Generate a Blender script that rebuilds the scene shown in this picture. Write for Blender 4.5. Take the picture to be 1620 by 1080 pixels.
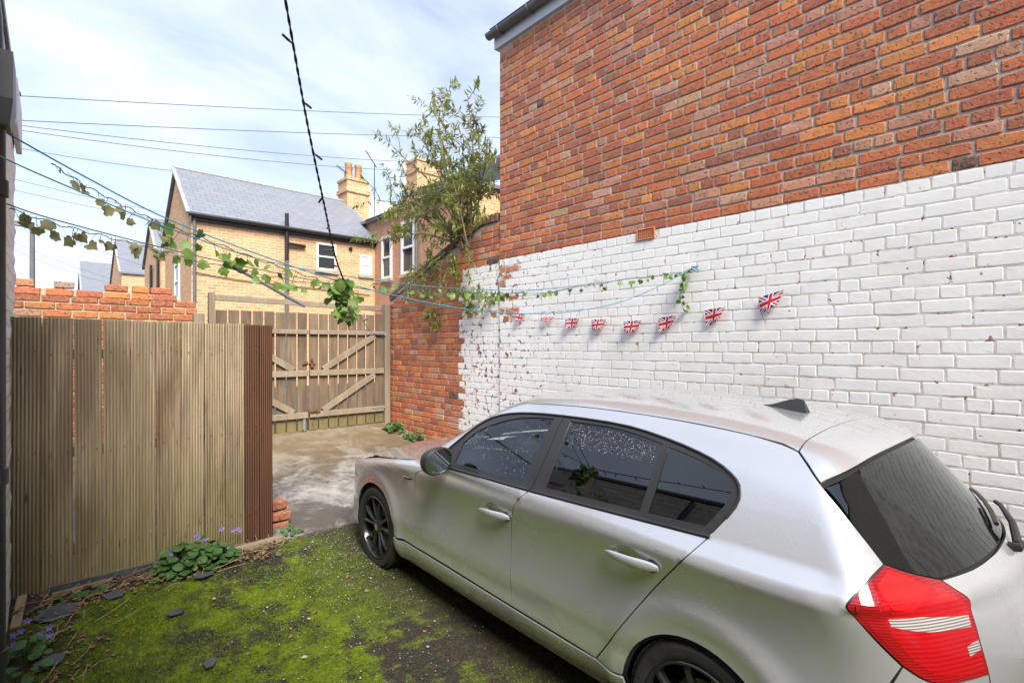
import bpy, bmesh, math, random
import numpy as np
from mathutils import Vector, Matrix
from mathutils.geometry import delaunay_2d_cdt
random.seed(7); RNG = np.random.default_rng(7)
sc = bpy.context.scene
for o_ in list(bpy.data.objects): bpy.data.objects.remove(o_)
COL = sc.collection
# ---------------------------------------------------------------- camera
CAM_H = 1.70; FPX = 800.0; TH = math.atan(728/800); HORIZ = 548.0
cam_d = bpy.data.cameras.new('camera'); cam = bpy.data.objects.new('camera', cam_d); COL.objects.link(cam)
cam_d.sensor_width = 36; cam_d.lens = 36*FPX/1620; cam_d.clip_start = .02; cam_d.clip_end = 2000
cam_d.shift_y = (HORIZ-540)/1620
cam.location = (0, 0, CAM_H); cam.rotation_euler = (math.radians(90), 0, -TH)
sc.camera = cam
# ---------------------------------------------------------------- sky, sun, exposure
SUN_EL = math.radians(47); SUN_AZ = math.atan2(-.29, -.95)      # towards the sun, clockwise from +Y
world = bpy.data.worlds.new('World'); sc.world = world; world.use_nodes = True
wn = world.node_tree; wn.nodes.clear()
def wnode(t, **k):
    n = wn.nodes.new(t)
    for a, v in k.items(): setattr(n, a, v)
    return n
wo = wnode('ShaderNodeOutputWorld'); wb = wnode('ShaderNodeBackground'); sky = wnode('ShaderNodeTexSky', sky_type='NISHITA')
sky.sun_disc = False; sky.sun_elevation = SUN_EL; sky.sun_rotation = SUN_AZ; sky.air_density = 1.0; sky.dust_density = .8; sky.ozone_density = 1.2
tc = wnode('ShaderNodeTexCoord'); sep = wnode('ShaderNodeSeparateXYZ'); wn.links.new(tc.outputs['Generated'], sep.inputs[0])
zz = wnode('ShaderNodeMath', operation='ADD'); zz.inputs[1].default_value = .22; wn.links.new(sep.outputs['Z'], zz.inputs[0])
zm = wnode('ShaderNodeMath', operation='MAXIMUM'); zm.inputs[1].default_value = .05; wn.links.new(zz.outputs[0], zm.inputs[0])
dx = wnode('ShaderNodeMath', operation='DIVIDE'); dy = wnode('ShaderNodeMath', operation='DIVIDE')
wn.links.new(sep.outputs['X'], dx.inputs[0]); wn.links.new(sep.outputs['Y'], dy.inputs[0]); wn.links.new(zm.outputs[0], dx.inputs[1]); wn.links.new(zm.outputs[0], dy.inputs[1])
cmb = wnode('ShaderNodeCombineXYZ'); wn.links.new(dx.outputs[0], cmb.inputs[0]); wn.links.new(dy.outputs[0], cmb.inputs[1])
mp = wnode('ShaderNodeMapping'); mp.inputs['Rotation'].default_value = (0, 0, .5); mp.inputs['Scale'].default_value = (.9, 1.7, 1); wn.links.new(cmb.outputs[0], mp.inputs[0])
nz = wnode('ShaderNodeTexNoise'); nz.inputs['Scale'].default_value = 1.5; nz.inputs['Detail'].default_value = 6; nz.inputs['Roughness'].default_value = .55; nz.inputs['Distortion'].default_value = .5
wn.links.new(mp.outputs[0], nz.inputs['Vector'])
cr = wnode('ShaderNodeValToRGB'); cr.color_ramp.elements[0].position = .36; cr.color_ramp.elements[1].position = .68
cr.color_ramp.elements[0].color = (.38, .38, .38, 1); cr.color_ramp.elements[1].color = (.85, .85, .85, 1); wn.links.new(nz.outputs[0], cr.inputs[0])
mx = wnode('ShaderNodeMix', data_type='RGBA'); wn.links.new(cr.outputs[0], mx.inputs[0]); wn.links.new(sky.outputs[0], mx.inputs[6])
mx.inputs[7].default_value = (6.2, 6.85, 8.5, 1)       # lit thin cloud, same units as the sky node
wn.links.new(mx.outputs[2], wb.inputs[0]); wb.inputs[1].default_value = .066; wn.links.new(wb.outputs[0], wo.inputs[0])
sun_d = bpy.data.lights.new('sun', 'SUN'); sun = bpy.data.objects.new('sun', sun_d); COL.objects.link(sun)
sun_d.energy = 2.8; sun_d.angle = math.radians(26); sun_d.color = (1, .93, .82)
sv = Vector((math.sin(SUN_AZ)*math.cos(SUN_EL), math.cos(SUN_AZ)*math.cos(SUN_EL), math.sin(SUN_EL)))
sun.rotation_euler = sv.to_track_quat('Z', 'Y').to_euler(); sun.location = sv*40
sc.view_settings.view_transform = 'Standard'; sc.view_settings.look = 'None'; sc.view_settings.gamma = 1; sc.view_settings.exposure = 1.52
sc.view_settings.use_curve_mapping = False
sc.render.engine = 'CYCLES'; sc.cycles.use_denoising = True; sc.cycles.max_bounces = 8; sc.cycles.diffuse_bounces = 5; sc.cycles.transparent_max_bounces = 12
sc.cycles.caustics_reflective = False; sc.cycles.caustics_refractive = False
# ---------------------------------------------------------------- projection (used to rank bricks by how large they show)
FV = np.array([math.sin(TH), math.cos(TH), 0]); RV = np.array([math.cos(TH), -math.sin(TH), 0]); CV = np.array([0, 0, CAM_H])
def project(P):
    P = np.asarray(P, float)-CV; d = P@FV
    return 810+FPX*(P@RV)/d, HORIZ-FPX*P[..., 2]/d, d
# ---------------------------------------------------------------- object helpers
def tag(o, label=None, cat=None, group=None, kind=None):
    if label: o['label'] = label
    if cat: o['category'] = cat
    if group: o['group'] = group
    if kind: o['kind'] = kind
    return o
def thing(name, label, cat, loc=(0, 0, 0), group=None):
    o = bpy.data.objects.new(name, None); COL.objects.link(o); o.location = loc; o.empty_display_size = .1
    return tag(o, label, cat, group)
def mesh(name, v, f, mats, smooth=False, normals=None, mi=None):
    m = bpy.data.meshes.new(name); m.from_pydata([tuple(map(float, p)) for p in v], [], [tuple(map(int, q)) for q in f])
    for mt in (mats if isinstance(mats, (list, tuple)) else [mats]): m.materials.append(mt)
    if mi is not None: m.polygons.foreach_set('material_index', mi)
    if smooth: m.polygons.foreach_set('use_smooth', [True]*len(m.polygons))
    m.update()
    if normals is not None: m.normals_split_custom_set_from_vertices([tuple(map(float, n)) for n in normals])
    return m
def put(name, m, parent=None, world=True):
    o = bpy.data.objects.new(name, m); COL.objects.link(o)
    if parent is not None:
        o.parent = parent
        if world:
            q = parent; L = Vector((0, 0, 0))
            while q is not None: L += q.location; q = q.parent
            o.location = -L
    return o
class MB:
    def __init__(s): s.v = []; s.f = []; s.mi = []
    def add(s, v, f, m=0):
        n = len(s.v); s.v += [tuple(p) for p in v]; s.f += [tuple(i+n for i in q) for q in f]; s.mi += [m]*len(f); return s
    def box(s, lo, hi, m=0):
        x0, y0, z0 = lo; x1, y1, z1 = hi
        return s.add([(x0, y0, z0), (x1, y0, z0), (x1, y1, z0), (x0, y1, z0), (x0, y0, z1), (x1, y0, z1), (x1, y1, z1), (x0, y1, z1)],
                     [(0, 3, 2, 1), (4, 5, 6, 7), (0, 1, 5, 4), (1, 2, 6, 5), (2, 3, 7, 6), (3, 0, 4, 7)], m)
    def bbox(s, lo, hi, r=.004, m=0):           # box with chamfered edges
        bm = bmesh.new(); bmesh.ops.create_cube(bm, size=1)
        c = [(lo[i]+hi[i])/2 for i in range(3)]; d = [hi[i]-lo[i] for i in range(3)]
        for q in bm.verts: q.co = Vector((c[0]+q.co.x*d[0], c[1]+q.co.y*d[1], c[2]+q.co.z*d[2]))
        bmesh.ops.bevel(bm, geom=bm.edges[:], offset=min(r, min(d)*.4), segments=1, affect='EDGES')
        bm.verts.index_update(); s.add([q.co[:] for q in bm.verts], [[w.index for w in p.verts] for p in bm.faces], m); bm.free(); return s
    def beam(s, p0, p1, w, t, up=(0, 0, 1), m=0, r=.003):    # bar from p0 to p1; w along up x dir, t along up
        p0 = Vector(p0); p1 = Vector(p1); d = (p1-p0); L = d.length; d.normalize(); sd = d.cross(Vector(up)).normalized(); u = sd.cross(d)
        k = MB().bbox((0, -w/2, -t/2), (L, w/2, t/2), r)
        return s.add([tuple(p0+d*a+sd*b+u*c) for a, b, c in k.v], k.f, m)
    def tube(s, pts, r, n=8, m=0, cap=True):
        pts = [Vector(p) for p in pts]; rs = r if isinstance(r, (list, tuple)) else [r]*len(pts); base = len(s.v); prev = None
        for i, p in enumerate(pts):
            t = (pts[min(i+1, len(pts)-1)]-pts[max(i-1, 0)]).normalized()
            u = (Vector((0, 0, 1)) if abs(t.z) < .9 else Vector((1, 0, 0))) if prev is None else prev
            u = (u-t*u.dot(t)).normalized(); prev = u; w = t.cross(u)
            for k in range(n):
                a = 2*math.pi*k/n; s.v.append(tuple(p+(u*math.cos(a)+w*math.sin(a))*rs[i]))
        for i in range(len(pts)-1):
            for k in range(n):
                a = base+i*n+k; b = base+i*n+(k+1) % n; s.f.append((a, b, b+n, a+n)); s.mi.append(m)
        if cap:
            s.f.append(tuple(base+k for k in range(n))[::-1]); s.f.append(tuple(base+(len(pts)-1)*n+k for k in range(n))); s.mi += [m, m]
        return s
    def lathe(s, prof, n=32, axis='z', m=0, c=(0, 0, 0)):
        base = len(s.v); P = len(prof)
        for k in range(n):
            a = 2*math.pi*k/n
            for r, h in prof:
                q = {'z': (r*math.cos(a), r*math.sin(a), h), 'y': (r*math.cos(a), h, r*math.sin(a)), 'x': (h, r*math.cos(a), r*math.sin(a))}[axis]
                s.v.append((q[0]+c[0], q[1]+c[1], q[2]+c[2]))
        for k in range(n):
            for i in range(P-1):
                a = base+k*P+i; b = base+((k+1) % n)*P+i; s.f.append((a, b, b+1, a+1)); s.mi.append(m)
        return s
    def prism(s, poly, y0, y1, m=0, axis='y'):      # polygon (x,z) extruded along y
        n = len(poly); f = {'y': lambda p, h: (p[0], h, p[1]), 'x': lambda p, h: (h, p[0], p[1]), 'z': lambda p, h: (p[0], p[1], h)}[axis]
        v = [f(p, y0) for p in poly]+[f(p, y1) for p in poly]
        return s.add(v, [tuple(range(n)), tuple(range(2*n-1, n-1, -1))]+[(i, i+n, (i+1) % n+n, (i+1) % n) for i in range(n)], m)
    def mesh(s, name, mats, smooth=False, fix=True):
        m = mesh(name, s.v, s.f, mats, False, None, s.mi)
        if fix:
            bm = bmesh.new(); bm.from_mesh(m); bmesh.ops.recalc_face_normals(bm, faces=bm.faces[:]); bm.to_mesh(m); bm.free()
        if smooth:
            m.polygons.foreach_set('use_smooth', [True]*len(m.polygons)); m.set_sharp_from_angle(angle=math.radians(38))
        return m
    def put(s, name, mats, parent=None, smooth=False): return put(name, s.mesh(name, mats, smooth), parent)
def spl(pts, n=8):                                   # Catmull-Rom through pts
    P = np.array(pts, float); out = []
    for i in range(len(P)-1):
        p0 = P[max(i-1, 0)]; p1 = P[i]; p2 = P[i+1]; p3 = P[min(i+2, len(P)-1)]
        for k in range(n):
            t = k/n; out.append(.5*((2*p1)+(-p0+p2)*t+(2*p0-5*p1+4*p2-p3)*t*t+(-p0+3*p1-3*p2+p3)*t**3))
    out.append(P[-1]); return np.array(out)
def rnd(a, b): return random.uniform(a, b)
# ---------------------------------------------------------------- material helpers
class NT:
    def __init__(s, name):
        s.m = bpy.data.materials.new(name); s.m.use_nodes = True; s.t = s.m.node_tree; s.p = s.t.nodes['Principled BSDF']; s.out = s.t.nodes['Material Output']
    def n(s, t, **k):
        q = s.t.nodes.new(t)
        for a, v in k.items(): setattr(q, a, v)
        return q
    def link(s, a, b): s.t.links.new(a, b)
    def val(s, sock, v):
        if hasattr(v, 'is_output') or isinstance(v, bpy.types.NodeSocket): s.link(v, sock)
        else: sock.default_value = v
    def math(s, op, a, b=None, c=None):
        q = s.n('ShaderNodeMath', operation=op); s.val(q.inputs[0], a)
        if b is not None: s.val(q.inputs[1], b)
        if c is not None: s.val(q.inputs[2], c)
        return q.outputs[0]
    def pos(s): return s.n('ShaderNodeNewGeometry').outputs['Position']
    def obj(s): return s.n('ShaderNodeTexCoord').outputs['Object']
    def mapping(s, vec, scale=(1, 1, 1), rot=(0, 0, 0), loc=(0, 0, 0)):
        q = s.n('ShaderNodeMapping'); s.link(vec, q.inputs[0]); q.inputs['Scale'].default_value = scale; q.inputs['Rotation'].default_value = rot; q.inputs['Location'].default_value = loc; return q.outputs[0]
    def noise(s, vec, scale, detail=4, rough=.55, dist=0):
        q = s.n('ShaderNodeTexNoise'); s.link(vec, q.inputs['Vector']); q.inputs['Scale'].default_value = scale; q.inputs['Detail'].default_value = detail; q.inputs['Roughness'].default_value = rough; q.inputs['Distortion'].default_value = dist
        return q.outputs['Fac']
    def voro(s, vec, scale, feature='F1', out='Distance'):
        q = s.n('ShaderNodeTexVoronoi', feature=feature); s.link(vec, q.inputs['Vector']); q.inputs['Scale'].default_value = scale; return q.outputs[out]
    def ramp(s, fac, stops, interp='LINEAR'):
        q = s.n('ShaderNodeValToRGB'); q.color_ramp.interpolation = interp; e = q.color_ramp.elements
        while len(e) < len(stops): e.new(.5)
        for i, (p, c) in enumerate(stops):
            e[i].position = p; e[i].color = (c, c, c, 1) if isinstance(c, (int, float)) else (*c, 1)
        s.link(fac, q.inputs[0]); return q.outputs[0]
    def mix(s, fac, a, b, blend='MIX'):
        q = s.n('ShaderNodeMix', data_type='RGBA', blend_type=blend); s.val(q.inputs[0], fac)
        for i, v in ((6, a), (7, b)):
            if isinstance(v, tuple): q.inputs[i].default_value = (*v, 1)
            else: s.link(v, q.inputs[i])
        return q.outputs[2]
    def bump(s, h, strength=.4, dist=.01, nrm=None):
        q = s.n('ShaderNodeBump'); q.inputs['Strength'].default_value = strength; q.inputs['Distance'].default_value = dist; s.link(h, q.inputs['Height'])
        if nrm: s.link(nrm, q.inputs['Normal'])
        s.link(q.outputs[0], s.p.inputs['Normal']); return q.outputs[0]
    def col(s, v):
        if isinstance(v, tuple): s.p.inputs['Base Color'].default_value = (*v, 1)
        else: s.link(v, s.p.inputs['Base Color'])
    def set(s, **k):
        for a, v in k.items(): s.val(s.p.inputs[a.replace('_', ' ')], v)
        return s
def pm(name, c1, c2, scale=8, rough=.7, bump=.25, bscale=40, metallic=0, stretch=(1, 1, 1), world=False, spec=.5, coat=0, bdist=.004):
    t = NT(name); v = t.mapping(t.pos() if world else t.obj(), stretch)
    t.col(t.ramp(t.noise(v, scale, 5, .6), [(.3, c1), (.7, c2)]))
    t.set(Roughness=rough, Metallic=metallic, Coat_Weight=coat); t.p.inputs['Specular IOR Level'].default_value = spec
    if bump: t.bump(t.noise(v, bscale, 4, .6), bump, bdist)
    return t.m
M = {}
# ---------------------------------------------------------------- materials
def brick_mat(name, src):
    t = NT(name); P = t.pos()
    if src == 'obj': c = t.n('ShaderNodeObjectInfo').outputs['Color']
    else: q = t.n('ShaderNodeVertexColor'); q.layer_name = 'tint'; c = q.outputs['Color']
    n1 = t.noise(P, 26, 5, .65); n2 = t.noise(P, 95, 4, .6); n3 = t.noise(P, 9, 4, .6)
    c = t.mix(t.ramp(n1, [(.38, 0), (.66, .75)]), c, t.mix(.55, c, (.52, .27, .15)))
    c = t.mix(t.ramp(n3, [(.52, 0), (.76, .6)]), c, (.15, .085, .065))                         # soot
    c = t.mix(t.ramp(n2, [(.58, 0), (.68, .55)]), c, (.46, .38, .30))                       # lime specks
    pits = t.ramp(t.noise(P, 48, 3, .5), [(.34, 0), (.42, 1)])
    c = t.mix(pits, t.mix(.6, c, (.06, .04, .035)), c)
    c = t.mix(t.ramp(t.noise(t.mapping(P, (1.1, 1.1, .45)), 1, 4, .6), [(.46, 0), (.74, .24)]), c, (.22, .125, .09))
    t.col(c); t.set(Roughness=.86); t.p.inputs['Specular IOR Level'].default_value = .25
    h = t.math('ADD', t.math('MULTIPLY', n1, .7), t.math('MULTIPLY', pits, .5)); h = t.math('ADD', h, t.math('MULTIPLY', n2, .35))
    t.bump(h, .7, .010); return t.m
M['brick_o'] = brick_mat('fired_brick', 'obj'); M['brick_a'] = brick_mat('fired_brick_field', 'att')
def paint_mat(name, joint=False):
    # white masonry paint; it has flaked most along the older masonry beyond the corner (a worn zone of its own shape)
    t = NT(name); P = t.pos(); s = t.n('ShaderNodeSeparateXYZ'); t.link(P, s.inputs[0])
    n1 = t.noise(P, 14, 6, .68, .3); n2 = t.noise(P, 3.1, 3, .5); n3 = t.noise(P, 70, 3, .6)
    wear = t.ramp(t.math('ADD', t.math('MULTIPLY', s.outputs['Y'], .1), t.math('MULTIPLY', n2, .35)), [(.46, 0), (.72, .10)])
    th = t.math('SUBTRACT', .662 if not joint else .605, wear)
    fl = t.ramp(t.math('SUBTRACT', n1, th), [(.0, 0), (.015, 1)])
    base = t.ramp(n2, [(.3, (.83, .82, .79)), (.7, (.88, .875, .86))])
    if joint: base = t.mix(t.ramp(t.noise(P, 9, 4, .6), [(.40, .15), (.66, .9)]), base, (.40, .34, .27))
    base = t.mix(t.ramp(t.noise(P, 34, 4, .6), [(.60, 0), (.8, .28)]), base, (.62, .59, .53))
    base = t.mix(t.ramp(t.noise(t.mapping(P, (2.2, 2.2, .35)), 1, 4, .6), [(.48, 0), (.75, .30)]), base, (.60, .575, .52))
    under = t.ramp(n3, [(.35, (.06, .035, .028)), (.55, (.30, .09, .05)), (.8, (.42, .36, .30))])
    t.col(t.mix(fl, base, under)); t.set(Roughness=.62)
    h = t.math('ADD', t.math('MULTIPLY', t.noise(P, 30, 5, .6), .8), t.math('MULTIPLY', fl, -.8)); t.bump(h, .35, .004); return t.m
M['paint'] = paint_mat('white_masonry_paint'); M['paint_joint'] = paint_mat('white_painted_joint', True)
M['mortar'] = pm('lime_mortar', (.36, .34, .30), (.52, .49, .43), 22, .95, .8, 130, world=True, bdist=.008)
M['mortar_old'] = pm('old_sandy_mortar', (.40, .34, .20), (.52, .47, .34), 16, .95, .8, 90, world=True, bdist=.01)
def swz(t, ax):
    s = t.n('ShaderNodeSeparateXYZ'); t.link(t.pos(), s.inputs[0]); c = t.n('ShaderNodeCombineXYZ'); t.link(s.outputs[ax], c.inputs[0]); t.link(s.outputs['Z'], c.inputs[1]); return c.outputs[0]
def house_brick(name, rot, cols, mort):
    t = NT(name); P = swz(t, rot)
    b = t.n('ShaderNodeTexBrick', offset=.5, squash=1); t.link(P, b.inputs['Vector'])
    b.inputs['Scale'].default_value = 1; b.inputs['Brick Width'].default_value = .235; b.inputs['Row Height'].default_value = .082; b.inputs['Mortar Size'].default_value = .008
    b.inputs['Color1'].default_value = (*cols[0], 1); b.inputs['Color2'].default_value = (*cols[1], 1); b.inputs['Mortar'].default_value = (*mort, 1); b.inputs['Bias'].default_value = -.1
    W = t.pos(); c = t.mix(t.ramp(t.noise(W, 1.3, 4, .6), [(.35, 0), (.75, .45)]), b.outputs['Color'], cols[2])
    c = t.mix(t.ramp(t.noise(W, 6, 4, .7), [(.5, 0), (.75, .5)]), c, cols[3])
    t.col(c); t.set(Roughness=.9)
    t.bump(t.math('ADD', t.math('MULTIPLY', b.outputs['Fac'], -.6), t.math('MULTIPLY', t.noise(W, 40, 3, .6), .3)), .7, .01); return t.m
YEL = [(.63, .375, .185), (.47, .225, .11), (.67, .45, .25), (.54, .28, .145)]
RED = [(.52, .25, .15), (.42, .18, .11), (.56, .33, .21), (.40, .19, .13)]
M['house_y'] = house_brick('buff_house_brick', 'X', YEL, (.70, .60, .44))
M['house_yx'] = house_brick('buff_gable_brick', 'Y', YEL, (.50, .42, .30))
M['house_rx'] = house_brick('red_house_brick', 'Y', RED, (.42, .36, .28))
def slate_mat():
    t = NT('roof_slate'); P = t.pos()
    b = t.n('ShaderNodeTexBrick', offset=.5); t.link(t.mapping(P, rot=(math.radians(-38), 0, 0)), b.inputs['Vector'])
    b.inputs['Scale'].default_value = 1; b.inputs['Brick Width'].default_value = .3; b.inputs['Row Height'].default_value = .2; b.inputs['Mortar Size'].default_value = .006
    b.inputs['Color1'].default_value = (.175, .19, .225, 1); b.inputs['Color2'].default_value = (.205, .22, .255, 1); b.inputs['Mortar'].default_value = (.10, .11, .13, 1)
    t.col(t.mix(t.ramp(t.noise(P, 2, 4, .6), [(.4, 0), (.8, .3)]), b.outputs['Color'], (.20, .20, .20))); t.set(Roughness=.45)
    t.bump(t.math('MULTIPLY', b.outputs['Fac'], -1), .6, .01); return t.m
M['slate'] = slate_mat()
M['slate_bit'] = pm('broken_slate', (.045, .05, .06), (.085, .092, .105), 9, .55, .3, 60)
def wood_mat(name, cols, algae, grain=1.0, knots=True):
    t = NT(name); P = t.pos(); oi = t.n('ShaderNodeObjectInfo').outputs['Random']
    off = t.n('ShaderNodeCombineXYZ'); t.link(t.math('MULTIPLY', oi, 37.), off.inputs[0]); t.link(t.math('MULTIPLY', oi, 19.), off.inputs[2])
    va = t.n('ShaderNodeVectorMath', operation='ADD'); t.link(P, va.inputs[0]); t.link(off.outputs[0], va.inputs[1]); V = va.outputs[0]
    g = t.noise(t.mapping(V, (55*grain, 55*grain, 2.2*grain)), 1, 5, .65, .4); big = t.noise(t.mapping(V, (5, 5, .9)), 1, 4, .6, .6); fine = t.noise(t.mapping(V, (170, 170, 7)), 1, 3, .6)
    c = t.ramp(g, [(.25, cols[0]), (.5, cols[1]), (.75, cols[2])])
    c = t.mix(t.ramp(big, [(.42, .0), (.62, .85)]), c, cols[3])
    c = t.mix(t.ramp(oi, [(0, 0), (1, .38)]), c, cols[4])
    s = t.n('ShaderNodeSeparateXYZ'); t.link(P, s.inputs[0])
    if algae:
        al = t.math('MULTIPLY', t.ramp(t.math('MULTIPLY', t.math('ADD', s.outputs['Z'], t.math('MULTIPLY', big, .8)), .5), [(.27, 1), (.72, 0)]), .42)
        if algae == 2: al = t.math('MULTIPLY', t.ramp(t.math('ADD', s.outputs['Z'], t.math('MULTIPLY', big, .35)), [(.70, 1), (.95, 0)]), .5)
        c = t.mix(al, c, (.19, .18, .035))
    if knots:
        k = t.ramp(t.voro(t.mapping(V, (9, 9, 2.6)), 1), [(.05, 1), (.11, 0)]); c = t.mix(t.math('MULTIPLY', k, .75), c, (.06, .035, .02))
    t.col(c); t.set(Roughness=.85); t.p.inputs['Specular IOR Level'].default_value = .2
    t.bump(t.math('ADD', g, t.math('MULTIPLY', fine, .5)), .5, .004); return t.m
M['deck'] = wood_mat('weathered_decking', [(.125, .09, .056), (.34, .265, .175), (.52, .43, .30), (.135, .092, .055), (.46, .385, .27)], 1)
M['deck_brown'] = wood_mat('brown_stained_wood', [(.085, .040, .024), (.13, .062, .038), (.165, .085, .055), (.09, .05, .032), (.12, .055, .032)], 0, 1, False)
M['gate'] = wood_mat('weathered_gate_wood', [(.085, .062, .042), (.185, .14, .095), (.285, .225, .16), (.085, .063, .05), (.24, .175, .115)], 2)
M['rail'] = wood_mat('grey_gate_rail', [(.17, .13, .085), (.29, .235, .17), (.38, .32, .245), (.19, .155, .115), (.31, .26, .195)], 0, 1, False)
def moss_mat():
    t = NT('mossy_ground'); P = t.pos()
    n1 = t.noise(P, 1.5, 5, .62, .3); n2 = t.noise(P, 9, 5, .65); n3 = t.noise(P, 70, 4, .65); n4 = t.noise(P, 240, 3, .6)
    soil = t.ramp(n3, [(.3, (.022, .019, .014)), (.55, (.055, .047, .036)), (.8, (.115, .10, .082))])
    grit = t.ramp(t.voro(P, 120), [(.0, 1), (.22, 0)]); soil = t.mix(t.math('MULTIPLY', grit, t.ramp(n2, [(.5, 0), (.65, .8)])), soil, (.34, .32, .29))
    moss = t.ramp(t.math('ADD', t.math('MULTIPLY', n3, .55), t.math('MULTIPLY', n2, .45)), [(.33, (.032, .048, .005)), (.47, (.10, .145, .008)), (.62, (.20, .265, .014))])
    f = t.ramp(t.math('ADD', t.math('MULTIPLY', n1, .62), t.math('MULTIPLY', n2, .38)), [(.43, 0), (.51, 1)])
    s = t.n('ShaderNodeSeparateXYZ'); t.link(P, s.inputs[0])
    f = t.math('MULTIPLY', f, t.ramp(t.math('ADD', s.outputs['X'], t.math('MULTIPLY', n2, .8)), [(.0, .45), (.4, 1)]))
    f = t.math('MULTIPLY', f, t.ramp(t.math('MULTIPLY', t.math('ADD', s.outputs['X'], t.math('MULTIPLY', n1, 1.3)), .4), [(.80, 1), (.99, .2)]))
    t.col(t.mix(f, soil, moss)); t.set(Roughness=.93); t.p.inputs['Specular IOR Level'].default_value = .2
    h = t.math('ADD', t.math('MULTIPLY', n3, 1.0), t.math('ADD', t.math('MULTIPLY', n4, .5), t.math('MULTIPLY', f, .6))); t.bump(h, .95, .018); return t.m
M['moss'] = moss_mat()
def slab_mat():
    t = NT('stained_concrete'); P = t.pos(); s = t.n('ShaderNodeSeparateXYZ'); t.link(P, s.inputs[0])
    n1 = t.noise(P, 1.7, 6, .7, .8); n2 = t.noise(P, 6, 6, .72, .4); n3 = t.noise(P, 60, 4, .6)
    c = t.ramp(n2, [(.36, (.11, .105, .105)), (.5, (.225, .215, .205)), (.64, (.33, .315, .295))])
    c = t.mix(t.ramp(n1, [(.44, 0), (.55, .9)]), c, (.075, .06, .05))
    fy = t.math('ADD', t.math('MULTIPLY', s.outputs['Y'], .1), t.math('MULTIPLY', n2, .14))
    c = t.mix(t.ramp(fy, [(.60, 0), (.74, .65)]), c, (.205, .15, .075))
    c = t.mix(t.ramp(n3, [(.6, 0), (.75, .4)]), c, (.10, .09, .08))
    t.col(c); t.set(Roughness=t.ramp(n1, [(.4, .75), (.65, .38)])); t.bump(t.math('ADD', n3, n2), .4, .006); return t.m
M['slab'] = slab_mat()
M['asphalt'] = pm('lane_asphalt', (.045, .045, .045), (.085, .083, .08), 3, .9, .5, 150, world=True)
M['soil'] = pm('garden_soil', (.025, .018, .012), (.075, .055, .04), 30, .95, .9, 90, world=True, bdist=.02)
M['plastic_black'] = pm('black_pipe_plastic', (.012, .012, .014), (.025, .025, .03), 5, .35, .05, 60)
M['plastic_grey'] = pm('grey_gutter_plastic', (.10, .10, .105), (.15, .15, .155), 6, .5, .1, 40)
M['upvc'] = pm('white_upvc', (.74, .74, .74), (.82, .82, .81), 4, .4, .05, 40)
M['upvc_grey'] = pm('pale_grey_fascia', (.52, .55, .60), (.60, .63, .68), 4, .45, .05, 40)
M['galv'] = pm('galvanised_steel', (.30, .31, .32), (.46, .47, .48), 12, .45, .2, 60, metallic=.6)
M['rust'] = pm('rusty_iron', (.075, .03, .016), (.19, .085, .045), 30, .85, .6, 90)
M['lead'] = pm('lead_flashing', (.22, .225, .23), (.36, .365, .37), 10, .6, .3, 50)
M['terracotta'] = pm('terracotta', (.42, .15, .065), (.55, .22, .10), 20, .85, .3, 70)
M['chimney_pot'] = pm('buff_chimney_pot', (.45, .24, .10), (.55, .33, .16), 6, .85, .3, 30, world=True)
M['wire'] = pm('dark_cable', (.02, .022, .03), (.04, .043, .055), 5, .6, 0)
M['wire_grey'] = pm('weathered_overhead_cable', (.12, .15, .22), (.16, .19, .27), 5, .7, 0)
M['rope_blue'] = pm('blue_washing_line', (.03, .16, .24), (.05, .24, .33), 40, .5, .2, 200)
M['rope_dark'] = pm('dark_green_washing_line', (.02, .05, .05), (.03, .09, .09), 40, .5, .2, 200)
M['string'] = pm('white_thread', (.7, .7, .7), (.8, .8, .8), 5, .8, 0)
def leaf_mat(name, c1, c2, c3=None, trans=.25, rough=.5, edge=None):
    t = NT(name); oi = t.n('ShaderNodeObjectInfo').outputs['Random']; P = t.pos()
    c = t.ramp(t.noise(P, 9, 3, .6), [(.3, c1), (.7, c2)])
    if c3: c = t.mix(t.ramp(t.noise(P, 23, 3, .6), [(.56, 0), (.68, .8)]), c, c3)
    c = t.mix(t.math('MULTIPLY', oi, .35), c, c2)
    t.col(c); t.set(Roughness=rough); t.bump(t.noise(P, 120, 3, .5), .2, .003)
    tr = t.n('ShaderNodeBsdfTranslucent'); t.link(c, tr.inputs[0]); mxs = t.n('ShaderNodeMixShader'); mxs.inputs[0].default_value = trans
    t.link(t.p.outputs[0], mxs.inputs[1]); t.link(tr.outputs[0], mxs.inputs[2]); t.link(mxs.outputs[0], t.out.inputs[0]); return t.m
M['ivy'] = leaf_mat('fabric_ivy_leaf', (.085, .175, .025), (.165, .275, .055), (.26, .34, .10))
M['ivy_faded'] = leaf_mat('faded_fabric_ivy_leaf', (.25, .26, .10), (.38, .375, .165), (.17, .19, .075), .4)
M['budd'] = leaf_mat('buddleia_leaf', (.19, .235, .065), (.36, .40, .13), (.50, .49, .11), .5)
M['budd_y'] = leaf_mat('yellowing_leaf', (.28, .26, .03), (.36, .30, .04), None, .35)
M['budd_d'] = leaf_mat('dry_flower_head', (.06, .05, .04), (.10, .08, .06), None, .1)
M['bell'] = leaf_mat('bellflower_leaf', (.035, .095, .022), (.075, .165, .045), (.11, .20, .07), .2)
M['bellfl'] = leaf_mat('bellflower_petal', (.25, .17, .58), (.38, .28, .72), None, .3)
M['litter'] = leaf_mat('dead_leaf', (.13, .065, .03), (.30, .18, .09), (.35, .27, .17), .1, .8)
M['straw'] = pm('dry_stem', (.28, .20, .11), (.42, .33, .20), 20, .85, .2, 80)
M['stem'] = pm('woody_stem', (.16, .11, .065), (.28, .20, .12), 20, .85, .4, 60)
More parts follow.
